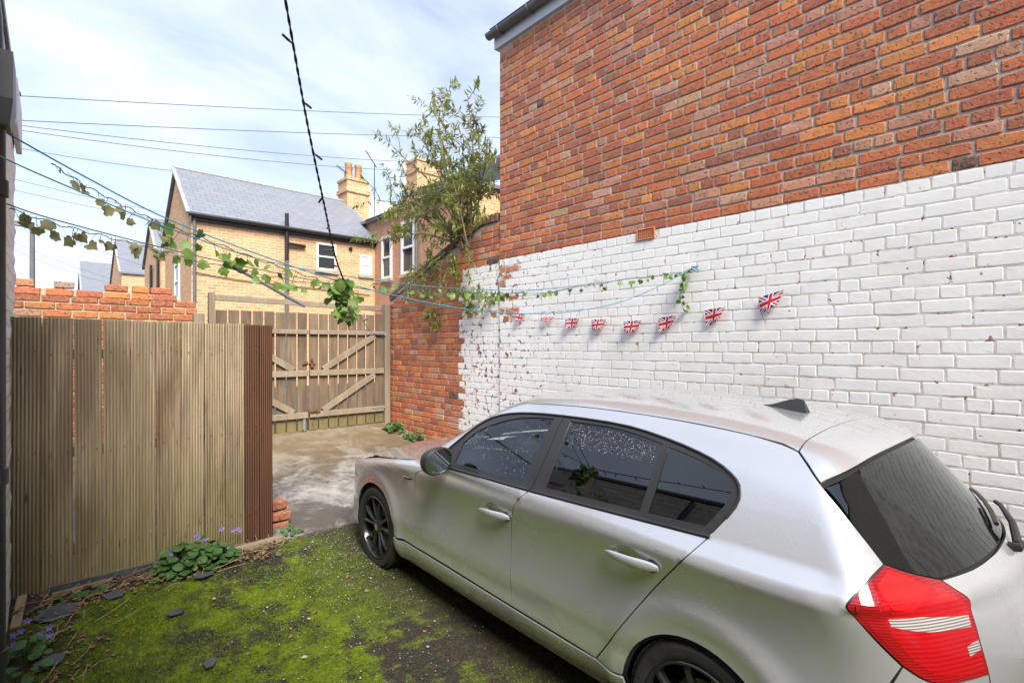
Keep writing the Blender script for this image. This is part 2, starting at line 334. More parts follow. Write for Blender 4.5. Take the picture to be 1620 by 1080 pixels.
M['chip'] = pm('pale_stone_chip', (.20, .19, .175), (.46, .44, .40), 40, .85, .3, 90, world=True)
M['chip_d'] = pm('dark_stone_chip', (.05, .05, .055), (.12, .115, .11), 40, .8, .3, 90, world=True)
M['winglass'] = NT('window_glass').set(Roughness=.04, Metallic=0).m; M['winglass'].node_tree.nodes['Principled BSDF'].inputs['Base Color'].default_value = (.035, .042, .05, 1)
M['blind'] = pm('pale_blind', (.62, .60, .55), (.70, .68, .63), 3, .8, 0)
M['stone'] = pm('sandstone_lintel', (.38, .31, .20), (.48, .40, .28), 5, .9, .3, 30, world=True)
def flag_mat():
    t = NT('printed_flag'); uv = t.n('ShaderNodeUVMap').outputs[0]; s = t.n('ShaderNodeSeparateXYZ'); t.link(uv, s.inputs[0])
    x = t.math('MULTIPLY', t.math('SUBTRACT', s.outputs[0], .5), 5.); y = t.math('MULTIPLY', t.math('SUBTRACT', s.outputs[1], .5), 3.)
    ax = t.math('ABSOLUTE', x); ay = t.math('ABSOLUTE', y)
    d1 = t.math('ABSOLUTE', t.math('DIVIDE', t.math('SUBTRACT', t.math('MULTIPLY', x, 3.), t.math('MULTIPLY', y, 5.)), 5.83))
    d2 = t.math('ABSOLUTE', t.math('DIVIDE', t.math('ADD', t.math('MULTIPLY', x, 3.), t.math('MULTIPLY', y, 5.)), 5.83))
    dd = t.math('MINIMUM', d1, d2); cc = t.math('MINIMUM', ax, ay)
    B = (.012, .028, .16); W = (.80, .80, .80); R = (.58, .012, .03)
    c = t.mix(t.math('LESS_THAN', dd, .34), B, W); c = t.mix(t.math('LESS_THAN', dd, .14), c, R)
    c = t.mix(t.math('LESS_THAN', cc, .54), c, W); c = t.mix(t.math('LESS_THAN', cc, .34), c, R)
    t.col(c); t.set(Roughness=.6)
    tr = t.n('ShaderNodeBsdfTranslucent'); t.link(c, tr.inputs[0]); q = t.n('ShaderNodeMixShader'); q.inputs[0].default_value = .3
    t.link(t.p.outputs[0], q.inputs[1]); t.link(tr.outputs[0], q.inputs[2]); t.link(q.outputs[0], t.out.inputs[0]); return t.m
M['flag'] = flag_mat()
# car
def carpaint():
    t = NT('silver_car_paint'); P = t.obj()
    fl = t.noise(P, 1400, 2, .5); c = t.mix(t.ramp(fl, [(.4, 0), (.6, .12)]), (.56, .58, .61), (.74, .76, .79))
    dirt = t.noise(P, 3, 5, .65); c = t.mix(t.ramp(dirt, [(.5, 0), (.8, .15)]), c, (.46, .45, .43))
    t.col(c); t.set(Metallic=.62, Roughness=t.ramp(dirt, [(.3, .22), (.75, .30)]), Coat_Weight=1., Coat_Roughness=t.ramp(dirt, [(.4, .006), (.8, .05)])); return t.m
M['carpaint'] = carpaint()
M['trim'] = pm('satin_black_trim', (.018, .018, .019), (.026, .026, .028), 5, .34, .03, 80)
M['gap'] = NT('near_black_fill').set(Roughness=.9).m; M['gap'].node_tree.nodes['Principled BSDF'].inputs['Base Color'].default_value = (.008, .008, .008, 1)  # near-black parts; also puts the shade of gaps and vent holes into the colour
def glass_mat(name, tint, k):
    t = NT(name); tr = t.n('ShaderNodeBsdfTransparent'); tr.inputs[0].default_value = (*tint, 1)
    gl = t.n('ShaderNodeBsdfGlossy'); gl.inputs['Roughness'].default_value = .015; gl.inputs[0].default_value = (.96, 1, .99, 1)
    fr = t.n('ShaderNodeFresnel'); fr.inputs[0].default_value = 1.52
    q = t.n('ShaderNodeMixShader'); t.link(t.math('MULTIPLY_ADD', fr.outputs[0], 1.15, k), q.inputs[0]); t.link(tr.outputs[0], q.inputs[1]); t.link(gl.outputs[0], q.inputs[2]); t.link(q.outputs[0], t.out.inputs[0])
    return t.m
M['glass'] = glass_mat('clear_car_glass', (.62, .68, .66), .03); M['glass_t'] = glass_mat('privacy_car_glass', (.03, .031, .032), .03)
M['rubber'] = pm('tyre_rubber', (.014, .014, .014), (.028, .027, .026), 20, .75, .3, 120)
M['alloy'] = pm('gloss_black_alloy', (.014, .014, .015), (.02, .02, .022), 4, .22, 0, coat=.5)
M['chrome'] = NT('chrome').set(Roughness=.08, Metallic=1.).m
M['disc'] = pm('brake_disc', (.10, .10, .10), (.2, .2, .2), 8, .4, 0, metallic=.8)
def lens(name, c, c2, stripes):
    t = NT(name); P = t.obj(); w = t.n('ShaderNodeTexWave', bands_direction='Z'); t.link(P, w.inputs[0]); w.inputs['Scale'].default_value = stripes; w.inputs['Distortion'].default_value = .15
    t.col(t.mix(t.ramp(w.outputs['Fac'], [(.35, 0), (.65, 1)]), c, c2)); t.set(Roughness=.10, Coat_Weight=1., Coat_Roughness=.02); t.bump(w.outputs['Fac'], .25, .002); return t.m
M['lens'] = lens('red_lamp_lens', (.34, .003, .006), (.38, .005, .008), 26); M['lens_b'] = lens('bright_red_lens', (.52, .008, .010), (.46, .007, .009), 10)
M['lens_d'] = lens('dark_red_lens', (.22, .003, .006), (.32, .004, .008), 40); M['lens_w'] = lens('clear_lamp_lens', (.40, .38, .37), (.13, .12, .12), 46)
M['mirror'] = NT('mirror_glass').set(Roughness=.02, Metallic=1.).m; M['mirror'].node_tree.nodes['Principled BSDF'].inputs['Base Color'].default_value = (.42, .52, .60, 1)
M['seat'] = pm('charcoal_seat_cloth', (.02, .02, .022), (.045, .045, .048), 30, .85, .3, 150)
M['drop'] = NT('water_drop').set(Roughness=.05).m; M['drop'].node_tree.nodes['Principled BSDF'].inputs['Base Color'].default_value = (.30, .32, .33, 1)
M['blue'] = NT('emblem_blue').set(Roughness=.2).m; M['blue'].node_tree.nodes['Principled BSDF'].inputs['Base Color'].default_value = (.02, .12, .42, 1)
# ---------------------------------------------------------------- ground
def gz(x, y):                                       # yard surface height
    t = np.clip((np.asarray(y, float)-2.9)/1.45, 0, 1); return .11*t*t*(3-2*t)
SY0, SY1, SZ0, SZ1 = 4.33, 7.36, .115, .50
def sz(y): return SZ0+(SZ1-SZ0)*(y-SY0)/(SY1-SY0)
def wob(x, y, s): return math.sin(x*s*1.7+y*s*.9)*.5+math.sin(x*s*.6-y*s*2.1+1.3)*.5
def grid(name, xs, ys, zf, mat):
    v = [(x, y, zf(x, y)) for y in ys for x in xs]; n = len(xs)
    f = [(j*n+i, j*n+i+1, (j+1)*n+i+1, (j+1)*n+i) for j in range(len(ys)-1) for i in range(n-1)]
    return put(name, mesh(name, v, f, mat, True))
g = grid('ground', np.linspace(-.4, 4.2, 185), np.linspace(-3.2, 4.40, 300), lambda x, y: float(gz(x, y))+.006*wob(x, y, 9)+.004*wob(x+3, y, 31)-(.04 if y > 4.36 else 0), M['moss']); tag(g, 'mossy concrete yard floor in front of the fence', kind='structure')
sl = grid('pavement', np.linspace(-.3, 4.2, 60), np.linspace(SY0, SY1, 50), lambda x, y: sz(y)+.004*wob(x, y, 5), M['slab']); tag(sl, 'stained concrete ramp up to the wooden gates', kind='structure')
e = MB().box((-.3, SY0-.012, -.1), (4.2, SY0+.001, SZ0-.004)); tag(e.put('pavement_edge', M['slab']), 'concrete edge of the ramp', kind='structure')
ln = MB().add([(-400, 7.3, .485), (400, 7.3, .485), (400, 600, .485), (-400, 600, .485)], [(0, 1, 2, 3)]); tag(ln.put('road', M['asphalt']), 'back lane asphalt beyond the gates', kind='structure')
u = MB().add([(-400, -400, -.12), (400, -400, -.12), (400, 8, -.12), (-400, 8, -.12)], [(0, 1, 2, 3)]); tag(u.put('terrain', M['asphalt']), 'ground under the terrace behind the yard', kind='structure')
# ---------------------------------------------------------------- bricks
def brick_geo(L, H, D, rng, depth=.006, wear=1.0, ch=.0045):
    """worn brick: front at y=0 facing -y, centred in x and z; 10-gon outline, chamfer ring, side ring (50 triangles)"""
    c = .006; hx, hz = L/2, H/2
    out = [(-hx, -hz+c), (-hx+c, -hz), (0, -hz), (hx-c, -hz), (hx, -hz+c), (hx, hz-c), (hx-c, hz), (0, hz), (-hx+c, hz), (-hx, hz-c)]
    j = .0032*wear; v = []
    ring = [(x+rng.uniform(-j, j), z+rng.uniform(-j, j)) for x, z in out]
    for x, z in ring: v.append((x, D, z))
    for x, z in ring: v.append((x, depth+rng.uniform(-.001, .002)*wear, z))
    for x, z in ring:
        k = ch+rng.uniform(0, .0035)*wear; v.append((x-math.copysign(min(k, abs(x)), x), rng.uniform(-.0004, .0006)*wear, z-math.copysign(k, z)))
    v.append((rng.uniform(-.02, .02), rng.uniform(-.0006, .0002)*wear, 0)); n = 10; f = []
    for i in range(n):
        k = (i+1) % n; f += [(i, k, n+k, n+i), (n+i, n+k, 2*n+k, 2*n+i), (2*n+i, 2*n+k, 3*n)]
    return v, f
PAL = [((.55, .155, .060), 22), ((.50, .135, .060), 20), ((.40, .105, .058), 15), ((.62, .215, .068), 14), ((.64, .23, .072), 6), ((.33, .105, .07), 6), ((.52, .24, .16), 11), ((.54, .32, .22), 2.5), ((.07, .05, .048), .6), ((.50, .30, .17), 1)]
def palc(rng, pal=PAL):
    w = np.array([q[1] for q in pal], float); c = pal[rng.choice(len(pal), p=w/w.sum())][0]; k = rng.uniform(.85, 1.18)
    return (c[0]*k, c[1]*k*rng.uniform(.92, 1.1), c[2]*k, 1)
BV = {}
def brick_mesh(kind, L, H, i, mat, rng):
    k = (kind, i)
    if k not in BV:
        v, f = brick_geo(L, H, .045, rng, .0045 if 'red' in kind else .0014, 1.0 if 'red' in kind else .6, .0045 if 'red' in kind else .0045); BV[k] = mesh('brick_'+kind, v, f, mat, False)
    return BV[k]
def lay(L, z0, z1, course, blen, joint, rng, top=None, s0=0.0, hdr_every=4):
    """courses of (s_centre, z_centre, length, height) in English garden wall bond"""
    out = []; n = int(round((z1-z0)/course))
    for r in range(n):
        z = z0+(r+.5)*course; hd = (r % hdr_every == hdr_every-1); bl = blen/2 if hd else blen
        off = (blen*.25 if hd else (0 if r % 2 else blen*.5))+rng.uniform(-.012, .012)
        s = s0-off
        while s < s0+L:
            l = bl*rng.uniform(.965, 1.035)
            if not hd and rng.random() < .05: l = bl*.5
            a, b_ = max(s, s0), min(s+l, s0+L)
            if b_-a > .045 and (top is None or z+course*.5 <= top((a+b_)/2)+.01):
                out.append(((a+b_)/2, z+rng.uniform(-.0025, .0025), b_-a-joint, course-joint*rng.uniform(.9, 1.15)))
            s += l
    return out
def wall_bricks(parent, bricks, face, rz, s2w, white, limit, rng, field_name='brick_field', tone=1.):
    """bricks -> the `limit` that show largest become objects, the rest one joined field per finish. s2w maps (s, z) to the face point"""
    W = np.array([s2w(s, z) for s, z, l, h in bricks]); px, py, d = project(W)
    n = np.array(face); view = CV-W; view /= np.linalg.norm(view, axis=1)[:, None]; fac = np.abs(view@n)
    vis = (d > .05) & (px > -40) & (px < 1660) & (py > -40) & (py < 1120)
    area = np.where(vis, np.array([l*h for s, z, l, h in bricks])*fac/np.maximum(d, .05)**2, 0)
    order = np.argsort(-area); chosen = set(int(i) for i in order[:limit] if area[i] > 0)
    ca, sa = math.cos(rz), math.sin(rz); F = {True: MB(), False: MB()}; cols = []
    base = np.array(parent.location)
    for i, (s, z, l, h) in enumerate(bricks):
        wh = white(s, z, rng); c = palc(rng)
        if tone != 1: c = (c[0]*tone, c[1]*tone, c[2]*tone, 1)
        if wh: l += .0055; h += .0055
        if i in chosen:
            stretcher = l > .15; nom = .225 if stretcher else .105
            m = brick_mesh(('white' if wh else 'red')+('_s' if stretcher else '_h'), nom, .073, int(rng.integers(0, 9)), M['paint'] if wh else M['brick_o'], rng)
            o = bpy.data.objects.new('brick', m); COL.objects.link(o); o.parent = parent; o.location = W[i]-base+n*rng.uniform(-.002, .0025)*(.4 if wh else 1)
            o.rotation_euler = (0, rng.uniform(-.006, .006), rz); o.scale = (l/nom, 1, h/.073); o.color = c
        else:
            v, f = brick_geo(l, h, .04, rng, .0045 if not wh else .0014, .9 if not wh else .6, .0045); j = rng.uniform(-.002, .0025)*(.4 if wh else 1)
            F[wh].add([(W[i][0]+x*ca-(y-j)*sa, W[i][1]+x*sa+(y-j)*ca, W[i][2]+zz_) for x, y, zz_ in v], f)
            if not wh: cols += [c]*len(v)
    if F[False].v:
        o = F[False].put(field_name, M['brick_a'], parent, False); a = o.data.color_attributes.new('tint', 'FLOAT_COLOR', 'POINT'); a.data.foreach_set('color', np.array(cols, np.float32).ravel()); o['kind'] = 'stuff'
    if F[True].v: o = F[True].put('painted_'+field_name, M['paint'], parent, False); o['kind'] = 'stuff'
# ---------------------------------------------------------------- brick house on the right
XW = 4.0; YC = 4.623; EAVE = 5.30; WHITE = 2.745
rng = np.random.default_rng(11)
rh = thing('brick_house', 'tall brick house wall, red above and painted white below, with grey gutter', 'house', (XW+.3, 1.0, 0))
COURSE, BLEN = .0842, .2365
k0 = WHITE-32*COURSE
def s2w_r(s, z): return (XW, YC-s, z)
bricks = lay(YC+1.2, k0, EAVE, COURSE, BLEN, .012, rng)
VY, VZ = 2.585, 2.722
bricks = [q for q in bricks if not (abs((YC-q[0])-VY) < .10+q[2]/2-.02 and abs(q[1]-VZ) < .055)]
wall_bricks(rh, bricks, (-1, 0, 0), -math.pi/2, s2w_r, lambda s, z, r: z < WHITE-.02 if not (s < .45 and z > 2.0) else (z < WHITE-.02 and (s > .30 or r.random() > .42)), 300, rng)
# core walls: joints stand back from the brick faces; the white joint plane is filled with paint
c_ = MB().box((XW+.0075, -7, WHITE+.003), (XW+6, YC-.004, EAVE)); c_.put('mortar_wall', M['mortar'], rh)
c_ = MB().box((XW+.0013, -7, -.1), (XW+6, YC-.004, WHITE)); c_.put('painted_wall_joint', M['paint_joint'], rh)
fa = MB().box((XW-.03, -7, EAVE-.005), (XW+.05, YC+.06, EAVE+.17)); fa.put('fascia', M['upvc_grey'], rh)
gt = MB(); gy0, gy1 = -7, YC+.10
prof = [(math.cos(a)*.056, math.sin(a)*.056) for a in np.linspace(math.pi, 2*math.pi, 11)]
gv = [(XW-.092+x, y, EAVE+.155+z) for y in (gy0, gy1) for x, z in prof]+[(XW-.092+x*.93, y, EAVE+.155+z*.93) for y in (gy0, gy1) for x, z in prof]
N = len(prof); gf = [(i, i+1, N+i+1, N+i) for i in range(N-1)]+[(2*N+i, 3*N+i, 3*N+i+1, 2*N+i+1) for i in range(N-1)]+[(0, N, 3*N, 2*N), (N-1, 3*N-1, 4*N-1, 2*N-1)]
gt.add(gv, gf); gt.add([(XW-.092+x, gy1, EAVE+.155+z) for x, z in prof], [tuple(range(N))])
gu = gt.put('gutter', M['plastic_grey'], rh, True)
for y in (YC-.12, YC-.62, YC-1.25, YC-2.0):
    br = MB().tube([(XW-.092+x*1.12, y, EAVE+.155+z*1.12) for x, z in prof], .011, 6); br.box((XW-.05, y-.014, EAVE+.11), (XW-.02, y+.014, EAVE+.2)); put('gutter_bracket', br.mesh('gutter_bracket', M['plastic_grey']), gu)
rf = MB().prism([(XW-.12, EAVE+.20), (XW+3, EAVE+2.2), (XW+6.2, EAVE+.2)], -7, YC+.05); rf.put('roof', M['slate'], rh)
av = MB(); hw, hh, nx, ny = .095, .052, 8, 6           # air brick: frame, bars and a near-black sheet painting in the shade of the holes
av.bbox((XW-.012, VY-hw, VZ-hh), (XW+.004, VY-hw+.012, VZ+hh)); av.bbox((XW-.012, VY+hw-.012, VZ-hh), (XW+.004, VY+hw, VZ+hh)); av.bbox((XW-.0115, VY-hw+.012, VZ-hh), (XW+.004, VY+hw-.012, VZ-hh+.011)); av.bbox((XW-.0115, VY-hw+.012, VZ+hh-.011), (XW+.004, VY+hw-.012, VZ+hh))
for i in range(1, nx):
    y = VY-hw+.012+(2*hw-.024)*i/nx; av.box((XW-.0075, y-.0045, VZ-hh+.01), (XW+.004, y+.0045, VZ+hh-.01))
for i in range(1, ny):
    z = VZ-hh+.011+(2*hh-.022)*i/ny; av.box((XW-.0068, VY-hw+.012, z-.0038), (XW+.0035, VY+hw-.012, z+.0038))
ao = av.put('air_brick', M['terracotta'], rh); ho = MB().box((XW+.0045, VY-hw, VZ-hh), (XW+.0075, VY+hw, VZ+hh)); put('vent_black_sheet', ho.mesh('vent_black_sheet', M['gap']), ao)
# ---------------------------------------------------------------- old yard wall running on from the house to the gate
XY = 4.018; YE = 7.33
yw = thing('yard_wall', 'old red brick yard wall ramping down to the gate, painted white beside the house', 'wall', (XY+.11, 6, 0))
def topz(y): return 3.235 if y < 5.0 else 3.235-(y-5.0)*(3.235-2.43)/(YE-5.0)
C2, B2 = .0815, .232
bricks = lay(YE-YC, .1, 3.25, C2, B2, .012, rng, lambda s: topz(YE-s)-.02, 0, 5)
wall_bricks(yw, bricks, (-1, 0, 0), -math.pi/2, lambda s, z: (XY, YE-s, z), lambda s, z, r: (YE-s) < 5.385 and z < 2.74 and r.random() > .02, 300, rng)
def ramp_core(y0, y1, x0, x1, z0):
    pr = [(y0, z0), (y1, z0)]+[(y, topz(y)-.012) for y in np.linspace(y1, y0, 16)]
    return MB().prism(pr, x0, x1, axis='x')
ramp_core(5.39, YE-.002, XY+.010, XY+.22, 0).put('mortar_wall', M['mortar'], yw)
b = MB().box((XY+.0016, YC-.002, 0), (XY+.22, 5.389, 2.738)); b.put('painted_wall_joint', M['paint_joint'], yw)
pr = [(YC-.002, 2.7395), (5.3895, 2.7395)]+[(y, topz(y)-.012) for y in np.linspace(5.3895, YC-.002, 8)]; MB().prism(pr, XY+.0105, XY+.2195, axis='x').put('mortar_upper', M['mortar'], yw)
y = YC+.04
while y < YE-.05:                                    # brick-on-edge coping down the ramp
    z0, z1 = topz(y)-.01, topz(y+.07)-.01; sl_ = math.atan2(z1-z0, .07); v, f = brick_geo(.066, .105, .23, rng, .005, 1.2); yy = y+.037; zc = (z0+z1)/2+.055
    v2 = [(XY-.012+Y_, yy+X_*math.cos(sl_)-Z_*math.sin(sl_), zc+X_*math.sin(sl_)+Z_*math.cos(sl_)) for X_, Y_, Z_ in v]
    o = put('coping_brick', mesh('coping_brick', v2, [q[::-1] for q in f], M['brick_o'], False), yw); kk = rng.uniform(.7, 1.1); o.color = (.16*kk, .075*kk, .055*kk, 1); y += .0765
MB().beam((XY-.02, 5.75, topz(5.75)+.02), (XY-.02, 7.05, topz(7.05)+.0), .012, .03).put('lead_strip', M['lead'], yw)
for i, (y, z) in enumerate([(5.95, .36), (5.72, .33)]):
    o = put('plinth_brick', mesh('plinth_brick', [(XY-.1+p[1], y+p[0], z+.035+p[2]) for p in brick_geo(.22, .08, .1, rng)[0]], [q[::-1] for q in brick_geo(.22, .08, .1, rng)[1]], M['brick_o']), yw); o.color = (.28, .13, .06, 1)
# ---------------------------------------------------------------- rear yard wall left of the gate
YR = 7.30
rw = thing('low_brick_wall', 'low red brick wall with crumbling uneven top behind the board fence', 'wall', (.5, YR+.11, 0))
C3, B3 = .0815, .236
bricks = lay(1.66, .30, 2.24, C3, B3, .013, rng, None, -.32, 7)
wall_bricks(rw, bricks, (0, -1, 0), 0, lambda s, z: (s, YR, z), lambda s, z, r: False, 300, rng, tone=.72)
MB().box((-.32, YR+.011, .2), (1.34, YR+.215, 2.236)).put('mortar_wall', M['mortar_old'], rw)
def loose(x, z, l=.225, tilt=0., dy=0., c=None):
    v, f = brick_geo(l, .072, .105, rng, .006, 1.3); ct, st = math.cos(tilt), math.sin(tilt)
    o = put('brick', mesh('loose_brick', [(x+X_*ct-Z_*st, YR-.005+dy+Y_, z+X_*st+Z_*ct) for X_, Y_, Z_ in v], f, M['brick_o'], False), rw); o.color = c or palc(rng); return o
zt = 2.24+C3/2
for i, (x, l) in enumerate([(-.19, .2), (.06, .22), (.31, .225), (.55, .225), (.79, .2), (1.01, .225)]): loose(x, zt+.002, l, rng.uniform(-.012, .012))
for x, l, c in ((-.21, .14, (.46, .22, .09, 1)), (.10, .17, (.30, .25, .20, 1))): loose(x, zt+C3+.006, l, rng.uniform(-.03, .03), .02, c)
for x, l in ((.55, .21), (.775, .16), (.975, .21)): loose(x, zt+C3+.002, l, -.015, .01)
MB().box((-.30, YR+.012, 2.234), (1.12, YR+.1, 2.318)).put('mortar_bed', M['mortar_old'], rw)
# ---------------------------------------------------------------- board fence
FY = 4.42
fe = thing('board_fence', 'fence of upright grooved decking boards streaked brown and green, closing off a corner', 'fence', (.57, FY, .1))
FX = [-.197, -.048, .108, .256, .408, .557, .711, .862, 1.003, 1.142, 1.252, 1.352]
def deck_board(x0, x1, z0, z1, y, nr, brown):
    w = x1-x0-.0045; pr = []; n = nr
    for i in range(n):                               # ridge and groove profile across the board
        a = x0+.002+w*i/n; b = x0+.002+w*(i+1)/n; g = (b-a)
        pr += [(a, y), (a+g*.54, y), (a+g*.60, y+.016), (a+g*.95, y+.016)]
    pr += [(x1-.003, y), (x1-.003, y+.034), (x0+.003, y+.034)]
    zs = np.linspace(z0, z1, 9); N = len(pr); v = []; f = []; ph = rnd(0, 6)
    for k, z in enumerate(zs):
        bw = .0025*math.sin(z*2.1+ph); tw = .003*math.sin(z*1.3+ph*2)
        for (a, b) in pr: v.append((a+bw, b+tw, z+(rnd(-.002, .002)+.01*(a-x0) if k == 8 else 0)))
    for k in range(8):
        for i in range(N): f.append((k*N+i, k*N+(i+1) % N, (k+1)*N+(i+1) % N, (k+1)*N+i))
    f.append(tuple(range(8*N, 9*N))); f.append(tuple(range(N))[::-1])
    put('board', mesh('board', v, f, M['deck_brown'] if brown else M['deck']), fe)
for i in range(11):
    dz = rnd(-.008, .008); deck_board(FX[i], FX[i+1], [.10, .085, .10, .115, .10, .12, .115, .13, .12, .12, .11][i], 1.888-.0016*i+dz*.5, FY+rnd(-.004, .004)+(.006 if i == 10 else 0), 8 if i < 9 else 6, i >= 9)
SCR = MB().lathe([(.0, -.0012), (.003, -.0012), (.0042, 0)], 8, 'y').mesh('screw', M['rust'])
for i in range(11):
    for z in (.36, 1.01, 1.66):
        for fx in (.25, .75):
            o = bpy.data.objects.new('screw', SCR); COL.objects.link(o); o.parent = fe; w_ = FX[i+1]-FX[i]; nr_ = 8 if i < 9 else 6
            o.location = Vector((FX[i]+w_*((int(fx*nr_)+.27)/nr_)+.001, FY-.006, z+rnd(-.02, .02)))-fe.location
for z in (.35, 1.0, 1.65):
    MB().bbox((-.19, FY+.042, z-.035), (1.30, FY+.077, z+.035)).put('rail', M['rail'], fe)
for x in (-.12, 1.25): MB().bbox((x, FY+.078, .0), (x+.075, FY+.15, 1.84)).put('post', M['rail'], fe)
# ---------------------------------------------------------------- double gate
GY = 7.30
def leaf_gate(name, label, x0, x1, hinge_right, boards):
    t = thing(name, label, 'gate', ((x0+x1)/2, GY, .5), 'pair of wooden gates'); n = boards; w = (x1-x0)/n
    for i in range(n):
        a = x0+w*i+.009; b = a+w-.0185; dz = rnd(-.006, .006); bot = .485+.018*((a-1.5)/2.4)+rnd(0, .012)
        k = MB().bbox((a, GY+rnd(-.002, .002), bot), (b, GY+.016, 2.172+.035*max(0, (a-2.7)/1.2)+dz), .003); k.put('board', M['gate'], t)
    for z, h in ((1.905, .062), (1.318, .085), (.725, .085)):
        MB().bbox((x0+.008, GY-.042, z-h/2+rnd(-.004, .004)), (x1-.004, GY-.003, z+h/2), .005).put('rail', M['rail'], t)
    sx = 1 if hinge_right else -1; inn, out = (x0+.20, x1-.16) if hinge_right else (x1-.20, x0+.16)
    for za, zb in ((1.37, 1.865), (.775, 1.265)):
        MB().beam((inn, GY-.022, za), (out, GY-.022, zb), .036, .085, up=(0, 0, 1)).put('brace', M['rail'], t)
    return t
gl = leaf_gate('gate', 'left leaf of the weathered plank gates, partly hidden by the board fence', 1.535, 2.700, False, 8)
gr = leaf_gate('gate', 'right leaf of the weathered plank gates, hung beside the red brick wall', 2.712, 3.885, True, 8)
k = MB().bbox((3.60, GY-.052, 1.885), (3.90, GY-.044, 1.925), .002); k.tube([(3.895, GY-.05, 1.86), (3.895, GY-.05, 1.95)], .012, 8)
for x in (3.65, 3.72, 3.79): k.lathe([(.009, 0), (.007, -.005), (0, -.006)], 8, 'y', 0, (x, GY-.052, 1.905))
k.put('strap_hinge', M['galv'], gr)
k = MB().bbox((3.66, GY-.050, .73), (3.90, GY-.043, .765), .002); k.put('strap_hinge', M['galv'], gr)
k = MB().tube([(2.62, GY-.02, 1.455), (2.80, GY-.02, 1.455)], .009, 8); k.bbox((2.735, GY-.012, 1.385), (2.775, GY-.002, 1.53), .002); k.bbox((2.66, GY-.012, 1.43), (2.70, GY-.002, 1.485), .002)
k.lathe([(.0, -.028), (.014, -.028), (.014, .0), (0, 0)], 10, 'y', 0, (2.755, GY-.01, 1.50)); k.bbox((2.735, GY-.034, 1.40), (2.778, GY-.014, 1.448), .004); k.put('latch_bolt', M['rust'], gr)
k = MB().bbox((2.69, GY-.056, .755), (2.83, GY-.044, .79), .002); k.tube([(2.69, GY-.062, .772), (2.86, GY-.062, .772)], .008, 8); k.bbox((2.70, GY-.07, .75), (2.715, GY-.05, .80), .002); k.bbox((2.80, GY-.07, .75), (2.815, GY-.05, .80), .002); k.put('slide_bolt', M['rust'], gr)
k = MB().bbox((2.625, GY-.022, .52), (2.665, GY-.004, .70), .002); k.tube([(2.645, GY-.03, .49), (2.645, GY-.03, .68)], .009, 8); k.put('drop_bolt', M['galv'], gl)
def post(label, x0, x1, z1, z0=.3, y0=GY-.05, y1=GY+.06):
    o = MB().bbox((x0, y0, z0), (x1, y1, z1), .006).put('gate_post', M['rail']); tag(o, label, 'post'); return o
post('grey timber gate post against the red brick wall at the hinge side', 3.892, 3.985, 2.37)
post('grey timber gate post carrying the left end of the overhead beam', 1.462, 1.528, 2.385)
post('short grey timber post set against the end of the low brick wall', 1.285, 1.40, 2.11, .3, GY-.11, GY-.012)
o = MB().beam((1.53, GY+.10, 2.333), (3.99, GY+.10, 2.298), .045, .075).put('gate_beam', M['rail']); tag(o, 'slim timber beam spanning above the plank gates', 'beam')
o = MB().bbox((1.53, GY-.06, .40), (3.98, GY+.05, .487), .006).put('gate_sill', M['slab']); tag(o, 'low concrete threshold under the plank gates', 'threshold')
# ---------------------------------------------------------------- white rendered building on the left
XL = -.19; LY1 = 4.95
def win(parent, cx, z0, z1, w, x, axis='x', fr=.055, out=.03, m='upvc', inner=None, sign=1, bars=1):
    """sash window in a wall face: axis 'x' = wall face is plane x=const facing sign*x; 'y' = plane y=const facing -y"""
    def P(a, d, z): return (x+sign*d, a, z) if axis == 'x' else (a, x-d, z)
    def bx(mb, a0, a1, d0, d1, q0, q1):
        p, q = P(a0, d0, q0), P(a1, d1, q1); mb.box([min(p[i], q[i]) for i in range(3)], [max(p[i], q[i]) for i in range(3)])
    wf = MB(); bx(wf, cx-w/2, cx-w/2+fr, .004, out, z0, z1); bx(wf, cx+w/2-fr, cx+w/2, .004, out, z0, z1); bx(wf, cx-w/2+fr, cx+w/2-fr, .004, out-.002, z0, z0+fr); bx(wf, cx-w/2+fr, cx+w/2-fr, .004, out-.002, z1-fr, z1)
    for i in range(bars): zz_ = z0+(z1-z0)*(i+1)/(bars+1); bx(wf, cx-w/2+fr, cx+w/2-fr, .005, out-.004, zz_-fr*.4, zz_+fr*.4)
    wo_ = wf.put('window', M[m], parent)
    k = MB(); bx(k, cx-w/2+fr*.5, cx+w/2-fr*.5, .0015, .009, z0+fr*.5, z1-fr*.5); put('pane', k.mesh('pane', M[inner or 'winglass']), wo_)
    k = MB(); bx(k, cx-w/2-.06, cx+w/2+.06, .0, out+.05, z0-.10, z0-.003); put('sill', k.mesh('sill', M['stone']), wo_); return wo_
def white_brick():
    t = NT('white_painted_brickwork'); P = swz(t, 'Y'); b = t.n('ShaderNodeTexBrick', offset=.5); t.link(P, b.inputs['Vector'])
    b.inputs['Scale'].default_value = 1; b.inputs['Brick Width'].default_value = .236; b.inputs['Row Height'].default_value = .083; b.inputs['Mortar Size'].default_value = .007
    for q in ('Color1', 'Color2'): b.inputs[q].default_value = (.78, .77, .74, 1)
    b.inputs['Mortar'].default_value = (.60, .57, .51, 1); n = t.noise(t.pos(), 12, 5, .7)
    t.col(t.mix(t.ramp(n, [(.60, 0), (.66, .85)]), b.outputs['Color'], (.22, .12, .09))); t.set(Roughness=.7)
    t.bump(t.math('ADD', t.math('MULTIPLY', b.outputs['Fac'], -1), t.math('MULTIPLY', t.noise(t.pos(), 30, 4, .6), .8)), .8, .012); return t.m
M['wbrick'] = white_brick()
lh = thing('white_outbuilding', 'white painted rough wall with black downpipe edge beside the board fence', 'building', (XL-2, 1.5, 0))
rr = MB(); zs = np.linspace(-.1, 3.35, 70); v = []; f = []
